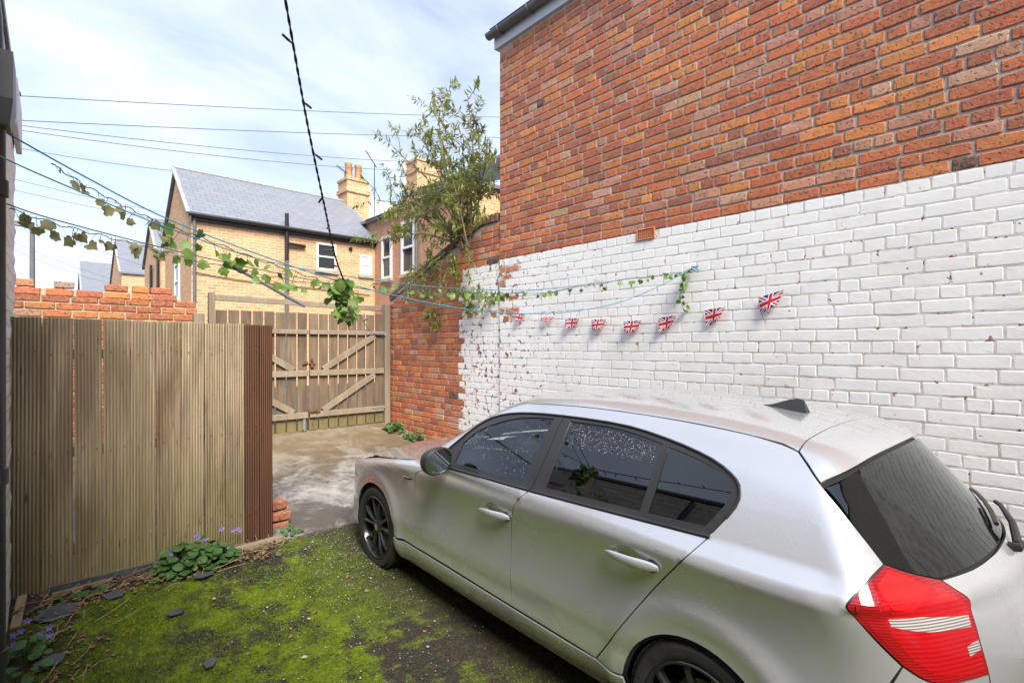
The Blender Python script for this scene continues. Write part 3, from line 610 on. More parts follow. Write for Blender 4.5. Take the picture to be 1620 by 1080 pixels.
ys = list(np.linspace(-3, LY1-.05, 30))+[LY1-.02, LY1, LY1]
for j, z in enumerate(zs):
    for i, y in enumerate(ys):
        v.append((XL+(.006*wob(y*3, z*5, 4) if i < len(ys)-1 else -.25)-(.012 if i == len(ys)-2 else 0)+(rnd(-.006, .004) if i > 28 and i < len(ys)-1 else 0), y+(rnd(-.008, .008) if i >= len(ys)-3 and i < len(ys)-1 else 0), z))
n = len(ys); f = [(j*n+i, j*n+i+1, (j+1)*n+i+1, (j+1)*n+i) for j in range(len(zs)-1) for i in range(n-1)]
put('wall', mesh('wall', v, f, M['wbrick'], False), lh)
MB().box((XL-4, -3, -.1), (XL-.03, LY1-.03, 3.34)).put('wall_core', M['paint'], lh)
win(lh, 1.25, 1.15, 2.15, .8, XL+.006); win(lh, -.35, 1.0, 2.2, 1.0, XL+.006); win(lh, -1.9, 1.0, 2.2, 1.0, XL+.006)
MB().prism([(XL-4.2, 5.6), (XL+.015, 3.43), (XL+.015, 3.38), (XL-4.2, 3.38)], -3, LY1-.04).put('roof', M['slate'], lh)
for i in range(9):                                  # slate edges at the verge
    x = XL+.03-i*.12; z = 3.47+i*.062; MB().add([(x, LY1-.05, z), (x-.16, LY1-.05, z+.085), (x-.16, LY1+.012, z+.085), (x, LY1+.012, z), (x, LY1-.05, z-.012), (x-.16, LY1-.05, z+.073), (x-.16, LY1+.012, z+.073), (x, LY1+.012, z-.012)], [(0, 1, 2, 3), (4, 7, 6, 5), (0, 3, 7, 4), (2, 1, 5, 6), (3, 2, 6, 7), (1, 0, 4, 5)]).put('slate', M['slate_bit'], lh)
k = MB().bbox((XL+.005, 4.30, 3.05), (XL+.035, LY1+.02, 3.34), .004); k.put('fascia', M['upvc_grey'], lh)
PX, PY = -.152, 2.5
dp = thing('downpipe', 'black plastic rainwater downpipe with grey hopper on the white wall', 'downpipe', (PX, PY, 0))
k = MB().tube([(PX, PY, .02), (PX, PY, 2.47)], .034, 16); k.put('pipe', M['plastic_black'], dp, True)
for z in (.62, 1.25, 2.25):
    k = MB().lathe([(.0345, z-.03), (.041, z-.028), (.041, z+.028), (.0345, z+.03)], 16, 'z', 0, (PX, PY, 0)); k.box((PX-.045, PY-.05, z-.02), (PX-.02, PY+.05, z+.02)); k.put('pipe_clip', M['plastic_black'], dp, True)
hv = [(-.045, -.05), (.045, -.05), (.045, .05), (-.045, .05)]; tv = [(-.05, -.09), (.055, -.09), (.055, .09), (-.05, .09)]
k = MB().add([(PX+x, PY+y, 2.46) for x, y in hv]+[(PX+x, PY+y, 2.54) for x, y in tv]+[(PX+x, PY+y, 2.70) for x, y in tv], [(3, 2, 1, 0), (0, 1, 5, 4), (1, 2, 6, 5), (2, 3, 7, 6), (3, 0, 4, 7), (4, 5, 9, 8), (5, 6, 10, 9), (6, 7, 11, 10), (7, 4, 8, 11), (8, 9, 10, 11)]); k.put('hopper', M['plastic_grey'], dp)
k = MB().tube([(PX+.0, PY, 2.70), (PX-.005, PY+.02, 2.85), (PX-.02, PY+.06, 3.0), (PX-.02, PY+.06, 3.3)], .03, 12); k.put('pipe', M['plastic_black'], dp, True)
# ---------------------------------------------------------------- terrace behind the camera (shades the yard)
th_ = thing('terraced_house', 'tall terraced house closing the near end of the yard', 'house', (2, -8, 0))
MB().box((-6, -12, -.1), (12, -6.2, 5.6)).put('wall', M['house_y'], th_)
MB().prism([(-12.2, 5.6), (-9.1, 7.6), (-6.05, 5.6)], -6.2, 12.2, axis='x').put('roof', M['slate'], th_)
k = MB().bbox((1.0, -6.198, .05), (1.9, -6.15, 2.1), .005); k.put('door', M['upvc'], th_)
w_ = MB().box((2.4, -6.198, 1.0), (3.6, -6.16, 2.2)); w_.put('window', M['winglass'], th_); w_ = MB().box((2.4, -6.198, 3.6), (3.6, -6.16, 4.8)); w_.put('window', M['winglass'], th_)
# ---------------------------------------------------------------- houses over the lane
def gable_house(name, label, x0, x1, y0, y1, z0, ze, zr, fmat='house_y', gmat='house_yx', over=.12):
    t = thing(name, label, 'house', ((x0+x1)/2, (y0+y1)/2, z0)); ym = (y0+y1)/2
    f_ = MB().box((x0, y0, z0), (x1, y1, ze)); me = f_.mesh('wall', [M[fmat], M[gmat]])
    for p in me.polygons: p.material_index = 1 if abs(p.normal.x) > .5 else 0
    put('wall', me, t)
    g_ = MB().prism([(y0+.001, ze+.001), (y1-.001, ze+.001), (ym, zr-.06)], x0+.001, x1-.001, axis='x'); g_.put('gable', M[gmat], t)
    sl = (zr-ze)/(ym-y0); rr_ = MB(); e = over; zt_ = .09
    rr_.prism([(y0-e, ze-e*sl+.02), (ym, zr+.02), (y1+e, ze-e*sl+.02), (y1+e, ze-e*sl+zt_+.02), (ym, zr+zt_+.02), (y0-e, ze-e*sl+zt_+.02)], x0-.09, x1+.06, axis='x'); ro = rr_.put('roof', M['slate'], t)
    put('ridge', MB().tube([(x0-.1, ym, zr+.10), (x1+.06, ym, zr+.10)], .06, 8).mesh('ridge', M['lead'], True), ro)
    put('verge', MB().beam((x0-.095, y0-e-.01, ze-e*sl+.085), (x0-.095, ym, zr+.085), .05, .10, up=(1, 0, 0)).mesh('verge', M['lead']), ro)
    return t
h1 = gable_house('brick_house', 'buff brick house with grey slate roof and black soil pipe across the lane', 2.80, 8.20, 16.0, 20.3, .4, 5.30, 7.0)
k = MB().tube([(2.70, 15.82, 5.26), (8.2, 15.82, 5.26)], .06, 8); k.put('gutter', M['plastic_black'], h1, True); MB().box((2.78, 15.90, 5.12), (8.2, 15.995, 5.30)).put('fascia', M['plastic_black'], h1)
sp = MB().tube([(5.26, 15.9, .5), (5.26, 15.9, 4.3)], .055, 10).put('soil_pipe', M['plastic_grey'], h1, True); put('pipe_top', MB().tube([(5.26, 15.9, 4.3), (5.26, 15.9, 5.72)], .06, 10).tube([(5.28, 15.9, 4.82), (5.82, 15.92, 4.80)], .05, 8).mesh('pipe_top', M['plastic_black'], True), sp)
win(h1, 6.51, 4.14, 5.0, .64, 16.0, 'y', .06, .03); win(h1, 7.86, 4.12, 4.78, .42, 16.0, 'y', .04, .03, 'upvc', 'blind', 1, 1)
k = MB().lathe([(.0, -.05), (.06, -.05), (.06, 0)], 10, 'y', 0, (7.31, 15.99, 4.93)); k.put('wall_vent', M['plastic_black'], h1)
k = MB().tube(spl([(2.81, 15.97, 3.72), (4.0, 15.97, 3.60), (5.2, 15.97, 3.56), (8.0, 15.97, 3.45)], 6), .012, 5); k.put('wall_cable', M['wire'], h1)
MB().tube([(2.86, 15.93, .5), (2.86, 15.93, 5.2)], .04, 8).put('downpipe', M['plastic_grey'], h1, True)
win(h1, 18.0, 3.1, 4.2, .75, 2.80, 'x', .07, .04, 'upvc', None, -1); 
k = MB().box((2.74, 17.5, 4.30), (2.797, 18.5, 4.52)); k.put('lintel', M['stone'], h1)
# main part of that terrace, on the right
h2 = thing('brick_house', 'red brick house with tall white sash windows behind the sprouting bush', 'house', (10, 13, .4))
k = MB().box((8.205, 10.6, .4), (14, 22, 6.05)); me = k.mesh('wall', [M['house_y'], M['house_rx']])
for p in me.polygons: p.material_index = 1 if abs(p.normal.x) > .5 else 0
put('wall', me, h2); rf2 = MB().prism([(8.05, 5.98), (11, 6.10), (14, 5.98), (14, 6.05), (11, 6.2), (8.05, 6.08)], 10.5, 22.1); rf2.put('roof', M['slate'], h2)
MB().tube([(8.09, 10.5, 6.05), (8.09, 16.4, 6.05)], .06, 8).put('gutter', M['plastic_black'], h2, True)
win(h2, 13.78, 3.95, 5.62, .8, 8.205, 'x', .09, .06, 'upvc', None, -1); win(h2, 15.13, 3.93, 5.35, .66, 8.205, 'x', .08, .06, 'upvc', None, -1)
MB().tube([(8.13, 13.22, .5), (8.13, 13.22, 6.0)], .045, 8).put('downpipe', M['plastic_grey'], h2, True)
h3 = thing('brick_house', 'pale buff brick gable end rising behind the bush and ramped wall', 'house', (14, 14, .4))
k = MB().prism([(9.3, .4), (13.9, .4), (13.9, 8.6), (9.3, 6.9)], 9.6, 9.9); k.put('wall', M['house_y'], h3); MB().prism([(9.2, 6.95), (13.95, 8.7), (13.95, 8.78), (9.2, 7.03)], 9.55, 16).put('roof', M['slate'], h3)
def chimney(label, x, y, z0, z1, w, d, pots, parent=None, group=None):
    t = thing('chimney_stack', label, 'chimney', (x, y, z0), group); me = MB().box((x-w/2, y-d/2, z0), (x+w/2, y+d/2, z1)); me.box((x-w/2-.05, y-d/2-.05, z1-.45), (x+w/2+.05, y+d/2+.05, z1-.30)); me.box((x-w/2-.04, y-d/2-.04, z1), (x+w/2+.04, y+d/2+.04, z1+.09))
    me = me.mesh('stack', [M['house_y'], M['house_yx']])
    for p in me.polygons: p.material_index = 1 if abs(p.normal.x) > .5 else 0
    put('stack', me, t)
    for i in range(pots):
        px = x-w/2+.14+(w-.28)*i/max(pots-1, 1); py = y+(.18 if i % 2 else -.18); MB().lathe([(.0, z1+.08), (.13, z1+.08), (.115, z1+.55), (.135, z1+.58), (.135, z1+.66), (.09, z1+.66), (.09, z1+.4)], 14, 'z', 0, (px, py, 0)).put('chimney_pot', M['chimney_pot'], t, True)
    return t
chimney('buff brick chimney stack with four tall pots on the slate roof', 8.45, 18.2, 6.3, 7.85, .85, .8, 4)
chimney('red brick chimney stack rising behind the leafy bush', 11.1, 17.5, 6.0, 9.0, 1.1, .8, 0)
chimney('short brick chimney stack behind the white parapet', 11.0, 21.5, 6.0, 8.15, 1.2, .8, 0)
o = MB().box((8.95, 18.6, 6.05), (12.5, 18.9, 7.55)).put('parapet_wall', M['upvc']); tag(o, 'white rendered parapet beside the chimney with four pots', 'wall')
def aerial(label, x, y, z0, z1, arm):
    t = thing('tv_aerial', label, 'aerial', (x, y, z0)); MB().tube([(x, y, z0), (x, y, z1)], .018, 6).put('mast', M['wire'], t)
    d = Vector(arm).normalized(); p0 = Vector((x, y, z1-.02))-d*.15; p1 = p0+Vector(arm); k = MB().tube([p0, p1], .016, 6)
    s_ = d.cross(Vector((0, 0, 1))).normalized()
    for i in range(9): c_ = p0+(p1-p0)*(.1+.1*i); k.tube([c_-s_*.12, c_+s_*.12], .008, 4)
    k.put('antenna_array', M['wire'], t); return t
aerial('tall television aerial on a mast beside the four chimney pots', 8.95, 17.5, 6.6, 8.55, (-.35, .2, .62))
aerial('small television aerial leaning left of the four chimney pots', 8.02, 18.0, 7.8, 8.18, (-.42, .1, .26))
aerial('television aerial on the short chimney behind the white parapet', 10.35, 21.3, 8.1, 8.7, (-.4, .1, .35))
# smaller roofs further along the lane
h4 = gable_house('brick_house', 'second buff brick house with steep gable, next along the lane', 3.05, 7.4, 23.5, 27.6, .4, 5.2, 6.9)
MB().tube([(3.0, 23.4, .5), (3.0, 23.4, 5.2)], .05, 8).put('downpipe', M['plastic_black'], h4, True); MB().tube([(2.97, 25.0, .5), (2.97, 25.0, 5.0)], .05, 8).put('downpipe', M['plastic_black'], h4, True)
h5 = gable_house('brick_house', 'far grey slate roofed house with a plain flank beyond the lane', 3.0, 9, 37, 44, .4, 6.0, 8.3)
h6 = gable_house('brick_house', 'distant low house with a long pale grey roof', 1.6, 7, 46, 54, .4, 5.2, 8.0)
h7 = gable_house('brick_house', 'tiny distant roof ridge over the crumbling wall', -1.2, 1.6, 80, 88, .4, 4.2, 6.8)
for x, l in ((.2, 'tiny distant chimney above the low brick wall'), (1.1, 'tiny distant chimney with pots above the low brick wall')): chimney(l, x, 84, 6, 7.2, .7, .7, 2)
lp = thing('street_lamp', 'tall grey street lamp with flat lantern head beyond the low wall', 'street lamp', (-.62, 30, .4))
MB().tube([(-.62, 30, .4), (-.62, 30, 3), (-.62, 30, 6.9)], [.11, .10, .085], 10).put('pole', M['plastic_grey'], lp, True)
k = MB().add([(-1.3, 29.85, 6.84), (-.6, 29.85, 6.80), (-.6, 30.15, 6.80), (-1.3, 30.15, 6.84), (-1.15, 29.88, 7.02), (-.58, 29.93, 7.0), (-.58, 30.07, 7.0), (-1.15, 30.12, 7.02)], [(0, 3, 2, 1), (4, 5, 6, 7), (0, 1, 5, 4), (1, 2, 6, 5), (2, 3, 7, 6), (3, 0, 4, 7)]); k.put('lantern', M['plastic_grey'], lp)
# overhead cables
CL = ['highest overhead cable, strung across to behind the top of the bush', 'second highest overhead cable, passing just above the tall television aerial', 'overhead cable of a close pair sinking towards the bush']+['overhead cable of a close pair sinking towards the bush']+['wavy overhead cable fixed to the ridge end of the buff brick house']+['faint overhead cable of a pair reaching the buff brick gable']*2+['overhead cable running just above the street lamp head']+['faint overhead cable of a pair slanting down behind the low brick wall']*2
for ci, (p0, p1, sag, r) in enumerate([((-1.5, 13, 6.05), (14, 13, 10.3), .1, .009), ((-1.5, 13, 5.62), (14, 13, 9.55), .1, .009), ((-1.5, 13, 5.65), (9.2, 13, 7.42), .15, .008), ((-1.5, 13, 5.60), (9.2, 13, 7.15), .2, .008),
                       ((-2, 22, 7.9), (3.1, 18.2, 7.05), .1, .010), ((-2, 22, 7.05), (4.0, 20, 6.05), .1, .009), ((-2, 22, 6.7), (4.0, 20, 5.8), .1, .009), ((-3, 26, 7.5), (3.05, 26, 5.0), .2, .010), ((-3, 40, 8.4), (3.2, 40, 5.8), .3, .012), ((-3, 40, 7.9), (3.2, 40, 5.5), .3, .012)]):
    pts = [np.array(p0)+(np.array(p1)-np.array(p0))*t-np.array([0, 0, sag*4*t*(1-t)]) for t in np.linspace(0, 1, 17)]
    o = MB().tube(pts, r, 5).put('overhead_cable', M['wire_grey']); tag(o, CL[ci], 'cable', 'overhead cables')
# ---------------------------------------------------------------- car body surface (car frame: a back from nose, b to the left, z up)
def nspl(xs, ys):
    xs = np.array(xs, float); ys = np.array(ys, float); n = len(xs); hh = np.diff(xs)
    A = np.zeros((n, n)); r = np.zeros(n); A[0, 0] = A[-1, -1] = 1
    for i in range(1, n-1):
        A[i, i-1] = hh[i-1]; A[i, i] = 2*(hh[i-1]+hh[i]); A[i, i+1] = hh[i]
        r[i] = 6*((ys[i+1]-ys[i])/hh[i]-(ys[i]-ys[i-1])/hh[i-1])
    M = np.linalg.solve(A, r)
    s0 = (ys[1]-ys[0])/hh[0]-hh[0]*(2*M[0]+M[1])/6; s1 = (ys[-1]-ys[-2])/hh[-1]+hh[-1]*(M[-2]+2*M[-1])/6
    def f(x):
        x = np.asarray(x, float); i = np.clip(np.searchsorted(xs, x)-1, 0, n-2); h_ = hh[i]
        t0 = xs[i+1]-x; t1 = x-xs[i]
        y = M[i]*t0**3/(6*h_)+M[i+1]*t1**3/(6*h_)+(ys[i]/h_-M[i]*h_/6)*t0+(ys[i+1]/h_-M[i+1]*h_/6)*t1
        y = np.where(x < xs[0], ys[0]+s0*(x-xs[0]), y)
        return np.where(x > xs[-1], ys[-1]+s1*(x-xs[-1]), y)
    return f
def smax(x, y, k):
    h_ = np.maximum(k-np.abs(x-y), 0)/k
    return np.maximum(x, y)+h_*h_*k*.25
def smin(x, y, k): return -smax(-x, -y, k)
cW = nspl([0, .12, .32, .55, .75, 1.1, 1.4, 1.9, 2.4, 3.0, 3.41, 3.7, 3.95, 4.24], [.66, .755, .832, .866, .873, .867, .862, .862, .864, .868, .875, .866, .835, .77])
cC = nspl([0, .6, .97, 1.45, 1.9, 2.42, 2.83, 3.3, 3.55, 3.75, 4.2], [.80, .828, .843, .852, .857, .876, .893, .915, .929, .940, .955])
cS = nspl([-.75, -.68, -.62, -.56, -.505, -.46, -.40, -.32, -.22, -.12, -.04, 0, .04, .08, .12, .2], [-.13, -.085, -.045, -.022, -.020, -.022, -.017, -.022, -.029, -.024, -.009, -.002, -.008, -.022, -.042, -.09])
cG = nspl([1.0, 1.1, 1.2, 1.3, 1.4], [.812, .748, .682, .612, .535])
cGt = nspl([1.2, 1.7, 2.3, 2.9, 3.3, 3.6, 3.95], [-.03, -.008, 0, 0, -.004, -.012, -.03])
cH = nspl([0, .15, .4, .57, .75, 1.0, 1.3, 1.6, 4.3], [.67, .75, .826, .858, .886, .926, .966, .99, 1.02])
cR = nspl([1.7, 2.0, 2.3, 2.6, 2.9, 3.2, 3.45, 3.65, 3.9], [1.33, 1.378, 1.407, 1.421, 1.421, 1.410, 1.389, 1.358, 1.304])
cA = nspl([.2, .3, .4, .5, .6, .7, .8, .88, .93, .97, 1.03], [4.07, 4.15, 4.21, 4.24, 4.243, 4.238, 4.222, 4.198, 4.172, 4.138, 4.07])
def carF(a, b, z):
    b = np.abs(b)
    flare = .012*np.exp(-((np.hypot(a-.75, z-.32)-.39)/.05)**2)+.012*np.exp(-((np.hypot(a-3.41, z-.32)-.39)/.05)**2)
    side = b-(cW(a)+cS(np.clip(z-cC(a), -.74, .2))+flare)
    hood = z-(cH(a)+.012-.11*b*b)
    rear = a-(cA(np.clip(z, .2, 1.06))-.37*b*b)
    front = (.03+.28*b*b-a)+.25*np.maximum(z-.62, 0)+.1*np.maximum(.4-z, 0)
    low = smax(smax(smax(side, hood, .06), rear, .14), front, .10)
    g = b-(cG(z)+cGt(a))
    roof = z-(cR(a)+.006-.05*b*b-.22*b**4)
    wind = (z-(.985+.545*(a-1.25-.35*b*b)))*.88
    rg = (a-(4.112-.86*(z-1.0)-.37*b*b))*.76
    cab = smax(smax(smax(g, roof, .12), wind, .06), rg, .05)
    cab = smax(cab, .93-z, .02)
    return smin(low, cab, .035)
def carN(P):
    e = 1e-4; g = np.stack([carF(P[:, 0]+e*(i == 0), P[:, 1]+e*(i == 1), P[:, 2]+e*(i == 2))-carF(P[:, 0]-e*(i == 0), P[:, 1]-e*(i == 1), P[:, 2]-e*(i == 2)) for i in range(3)], 1)
    return g/np.maximum(np.linalg.norm(g, axis=1), 1e-9)[:, None]
def carcast(O, D, tmax=2.2, n=110):
    O = np.asarray(O, float); D = np.asarray(D, float); ts = np.linspace(0, tmax, n); hi = np.full(len(O), np.nan); lo = np.zeros(len(O))
    for c0 in range(0, len(O), 400):
        o, d = O[c0:c0+400], D[c0:c0+400]; G = o[:, None]+d[:, None]*ts[None, :, None]; v = carF(G[..., 0], G[..., 1], G[..., 2])
        x = (v[:, :-1] > 0) & (v[:, 1:] <= 0); k = x.argmax(1); any_ = x.any(1)
        hi[c0:c0+400] = np.where(any_, ts[k+1], np.nan); lo[c0:c0+400] = np.where(any_, ts[k], 0)
    miss = np.isnan(hi); hi[miss] = tmax; lo[miss] = tmax-ts[1]
    for _ in range(20):
        m = (lo+hi)/2; v = carF(*(O+D*m[:, None]).T) > 0
        lo = np.where(v, m, lo); hi = np.where(v, hi, m)
    return O+D*hi[:, None], miss
def dom2car(Q, kind):
    Q = np.asarray(Q, float); o = np.zeros((len(Q), 3)); d = np.zeros((len(Q), 3))
    if kind == 'side': o[:, 0] = Q[:, 0]; o[:, 1] = 1.1; o[:, 2] = Q[:, 1]; d[:, 1] = -1
    elif kind == 'top': o[:, 0] = Q[:, 0]; o[:, 1] = Q[:, 1]; o[:, 2] = 1.6; d[:, 2] = -1
    elif kind == 'rear': o[:, 0] = 4.5; o[:, 1] = Q[:, 0]; o[:, 2] = Q[:, 1]; d[:, 0] = -1
    elif kind == 'front': o[:, 0] = -.3; o[:, 1] = Q[:, 0]; o[:, 2] = Q[:, 1]; d[:, 0] = 1
    elif kind == 'roll':
        ps = Q[:, 1]/.62; o[:, 0] = Q[:, 0]; o[:, 1] = .2+1.2*np.cos(ps); o[:, 2] = .9+1.2*np.sin(ps); d[:, 1] = -np.cos(ps); d[:, 2] = -np.sin(ps)
    else:
        sg = 1 if kind == 'fan' else -1     # 'fan': wraps the rear corner, 'ffan' the front corner
        ph = Q[:, 0]; piv = 3.3 if kind == 'fan' else .95
        o[:, 0] = piv+sg*np.sin(ph)*1.6; o[:, 1] = np.cos(ph)*1.6; o[:, 2] = Q[:, 1]; d[:, 0] = -sg*np.sin(ph); d[:, 1] = -np.cos(ph)
    return carcast(o, d)
def car2dom(P, kind):
    P = np.asarray(P, float)
    if kind == 'side': return P[:, [0, 2]]
    if kind == 'top': return P[:, [0, 1]]
    if kind in ('rear', 'front'): return P[:, [1, 2]]
    if kind == 'roll': return np.stack([P[:, 0], .62*np.arctan2(P[:, 2]-.9, P[:, 1]-.2)], 1)
    if kind == 'fan': return np.stack([np.arctan2(P[:, 0]-3.3, P[:, 1]), P[:, 2]], 1)
    return np.stack([np.arctan2(.95-P[:, 0], P[:, 1]), P[:, 2]], 1)
# ---------------------------------------------------------------- parked car
CYAW = math.radians(1.8); CAX = .75; CO = np.array([2.655, 3.53, .0])
cfw = np.array([math.sin(CYAW), math.cos(CYAW), 0]); clt = np.array([-math.cos(CYAW), math.sin(CYAW), 0])
CARZ = .004; PITCH = .008                            # nose a touch higher: the floor rises towards the ramp
def c2w(P):
    P = np.asarray(P, float); z = P[:, 2]+CARZ+PITCH*(3.41-P[:, 0])*.9
    return CO+cfw*(CAX-P[:, :1])+clt*P[:, 1:2]+np.array([0, 0, 1.])*z[:, None]
def n2w(n): return -cfw*n[:, :1]+clt*n[:, 1:2]+np.array([0, 0, 1.])*n[:, 2:3]
car = thing('parked_car', 'silver five-door hatchback with black wheels parked alongside the white brick wall', 'car', tuple(c2w(np.array([[2.1, 0, 0]]))[0]))
def in_poly(Q, poly):
    x, y = Q[:, 0], Q[:, 1]; c = np.zeros(len(Q), bool); n = len(poly)
    for i in range(n):
        (x0, y0), (x1, y1) = poly[i-1], poly[i]
        if y0 == y1: continue
        c ^= ((y0 > y) != (y1 > y)) & (x < (x1-x0)*(y-y0)/(y1-y0)+x0)
    return c
def dens(poly, s):
    out = []
    for i in range(len(poly)):
        p, q = np.array(poly[i]), np.array(poly[(i+1) % len(poly)]); L = np.linalg.norm(q-p)
        if L < 1e-5: continue
        for k in range(max(1, int(math.ceil(L/s)))): out.append(p+(q-p)*k/max(1, int(math.ceil(L/s))))
    return np.array(out)
def inset(poly, g):
    n = len(poly); A = .5*sum(poly[i-1][0]*poly[i][1]-poly[i][0]*poly[i-1][1] for i in range(n)); sg = 1 if A > 0 else -1; out = []
    for i in range(n):
        a = poly[i]-poly[i-1]; b = poly[(i+1) % n]-poly[i]; a = a/(np.linalg.norm(a)+1e-9); b = b/(np.linalg.norm(b)+1e-9)
        m = np.array([-a[1]-b[1], a[0]+b[0]])*sg; l = np.linalg.norm(m); m = m/(l+1e-9); c = max(.5, abs(np.dot(m, np.array([-a[1], a[0]])*sg)))
        out.append(poly[i]+m*g/c)
    return np.array(out)
def panel_geo(poly, kind, step=.03, holes=(), gap=.0024, off=0., thick=.010, bstep=.014, oscale=1.):
    Pb = inset(dens(poly, bstep*oscale), gap*oscale); H = [inset(dens(h, bstep*oscale), -gap*oscale*.5) for h in holes]
    lo = Pb.min(0); hi = Pb.max(0); st = step*oscale
    gx, gy = np.meshgrid(np.arange(lo[0]+st*.5, hi[0], st), np.arange(lo[1]+st*.5, hi[1], step)); G = np.stack([gx.ravel(), gy.ravel()], 1)
    G = G[in_poly(G, Pb)]
    for h in H: G = G[~in_poly(G, h)]
    allb = np.concatenate([Pb]+H)
    if len(G): G = G[np.array([np.min(np.sum(((allb-q)/[oscale, 1])**2, 1)) for q in G]) > (step*.35)**2]
    V = np.concatenate([allb, G]); E_ = []; o = 0
    for L in [Pb]+H: E_ += [(o+i, o+(i+1) % len(L)) for i in range(len(L))]; o += len(L)
    r = delaunay_2d_cdt([Vector((float(a), float(b))) for a, b in V], E_, [], 0, 1e-6)
    V2 = np.array([q[:] for q in r[0]]); T_ = np.array([f for f in r[2]]); c = V2[T_].mean(1); keep = in_poly(c, Pb)
    for h in H: keep &= ~in_poly(c, h)
    T_ = T_[keep]; used = np.unique(T_); mp_ = -np.ones(len(V2), int); mp_[used] = np.arange(len(used)); V2 = V2[used]; T_ = mp_[T_]
    P, miss = dom2car(V2, kind); N_ = carN(P); P = P+N_*off; T_ = T_[~miss[T_].any(1)]
    a, b, c = P[T_[:, 0]], P[T_[:, 1]], P[T_[:, 2]]; fn = np.cross(b-a, c-a); flip = (fn*N_[T_[:, 0]]).sum(1) < 0; T_[flip] = T_[flip][:, ::-1]
    edges = {}
    for t in T_:
        for i in range(3): e = (t[i], t[(i+1) % 3]); edges[e] = 1
    be = [e for e in edges if (e[1], e[0]) not in edges]; v = list(P); nn = list(N_); f = [tuple(t) for t in T_]
    for i, k in be:                                  # folded edge
        n0 = len(v); d = P[k]-P[i]; sd = np.cross(d, N_[i]); sd = sd/(np.linalg.norm(sd)+1e-9)
        v += [P[i], P[k], P[k]-N_[k]*thick, P[i]-N_[i]*thick]; nn += [sd]*4; f.append((n0+1, n0, n0+3, n0+2))
    return np.array(v), np.array(nn), f
SHELL = MB()  # added near-black shell under the panels, blocks light through the gaps
def panel(name, poly, kind, mat, mirror=True, parent=None, shell=True, **k):
    v, n, f = panel_geo(np.array(poly, float), kind, **k); out = []
    if shell:
        q = dict(k); q.update(step=.07, gap=-.008, off=k.get('off', 0)-.020, thick=.0, bstep=.05); sv_, sn, sf = panel_geo(np.array(poly, float), kind, **q)
        for s_ in ((1, -1) if mirror else (1,)): SHELL.add([tuple(p) for p in c2w(sv_*[1, s_, 1])], [t for t in sf if len(t) == 3])
    for s_ in ((1, -1) if mirror else (1,)):
        W = c2w(v*[1, s_, 1]); NN = n2w(n*[1, s_, 1]); ff = f if s_ == -1 else [t[::-1] for t in f]
        out.append(put(name, mesh(name, W, ff, mat, True, NN), parent or car))
    return out
def R_(P): return car2dom(np.asarray(P, float), 'roll')
def S_(q): return dom2car(np.asarray(q, float), 'side')[0]
def T3(q): return dom2car(np.asarray(q, float), 'top')[0]
def arc(c, r, a0, a1, n=22): return [(c[0]+r*math.cos(math.radians(a)), c[1]+r*math.sin(math.radians(a))) for a in np.linspace(a0, a1, n)]
AF, RF, AR, RR = (.76, .30), .337, (3.405, .293), .332
doorF = spl([(1.375, .345), (1.356, .45), (1.352, .60), (1.36, .72), (1.395, .815), (1.43, .855), (1.52, .895), (1.60, .938)], 5)
doorM = spl([(2.372, .345), (2.366, .423), (2.358, .55), (2.358, .71), (2.375, .80), (2.414, .884), (2.455, .932), (2.497, .970)], 5)
doorR = spl([(2.935, .345), (3.02, .465), (3.104, .588), (3.235, .767), (3.366, .921), (3.412, .982), (3.436, 1.016)], 5)
dlo_top = spl([(1.60, .950), (1.66, 1.02), (1.735, 1.095), (1.857, 1.209), (2.004, 1.274), (2.207, 1.306), (2.496, 1.321), (2.866, 1.322), (3.121, 1.297), (3.328, 1.258), (3.440, 1.216), (3.490, 1.172), (3.490, 1.112), (3.436, 1.020)], 5)
belt = lambda a: .945+(a-1.6)*.028+np.maximum(a-2.5, 0)*.0085
beltF = [(a, float(belt(a))) for a in np.linspace(1.60, 2.497, 12)]; beltR = [(a, float(belt(a))) for a in np.linspace(2.503, 3.432, 12)]
hoodcut = T3([(.34, .62), (.45, .70), (.67, .765), (.9, .795), (1.12, .805), (1.30, .785), (1.43, .745)])
hoodcut = spl(hoodcut, 5)
ditch = spl(T3([(1.985, .535), (2.2, .528), (2.82, .521), (3.484, .526), (3.636, .546)]), 6)
cutlow = spl(np.array([(3.636, .546, 1.313), (3.674, .581, 1.284), (3.737, .629, 1.229), (3.84, .659, 1.129), (3.923, .662, 1.031)]), 5)
tl_side = spl(np.array([(3.923, .662, 1.031), (3.9, .759, .994), (3.876, .815, .953), (3.870, .828, .938), (3.877, .828, .922), (3.932, .791, .851), (3.988, .755, .787)]), 4)
tl_bot = spl(np.array([(3.988, .755, .787), (4.038, .709, .749), (4.085, .63, .737), (4.141, .502, .734)]), 4)
tl_in = spl(np.array([(4.141, .502, .734), (4.124, .506, .813), (4.106, .496, .881), (4.095, .476, .926), (4.066, .496, .954), (4.033, .515, .979)]), 4)
tl_top = spl(np.array([(4.033, .515, .979), (3.975, .602, 1.004), (3.923, .662, 1.031)]), 4)
wsedge = spl(T3([(1.985, .535), (1.80, .585), (1.62, .645), (1.50, .70), (1.43, .745)]), 5)
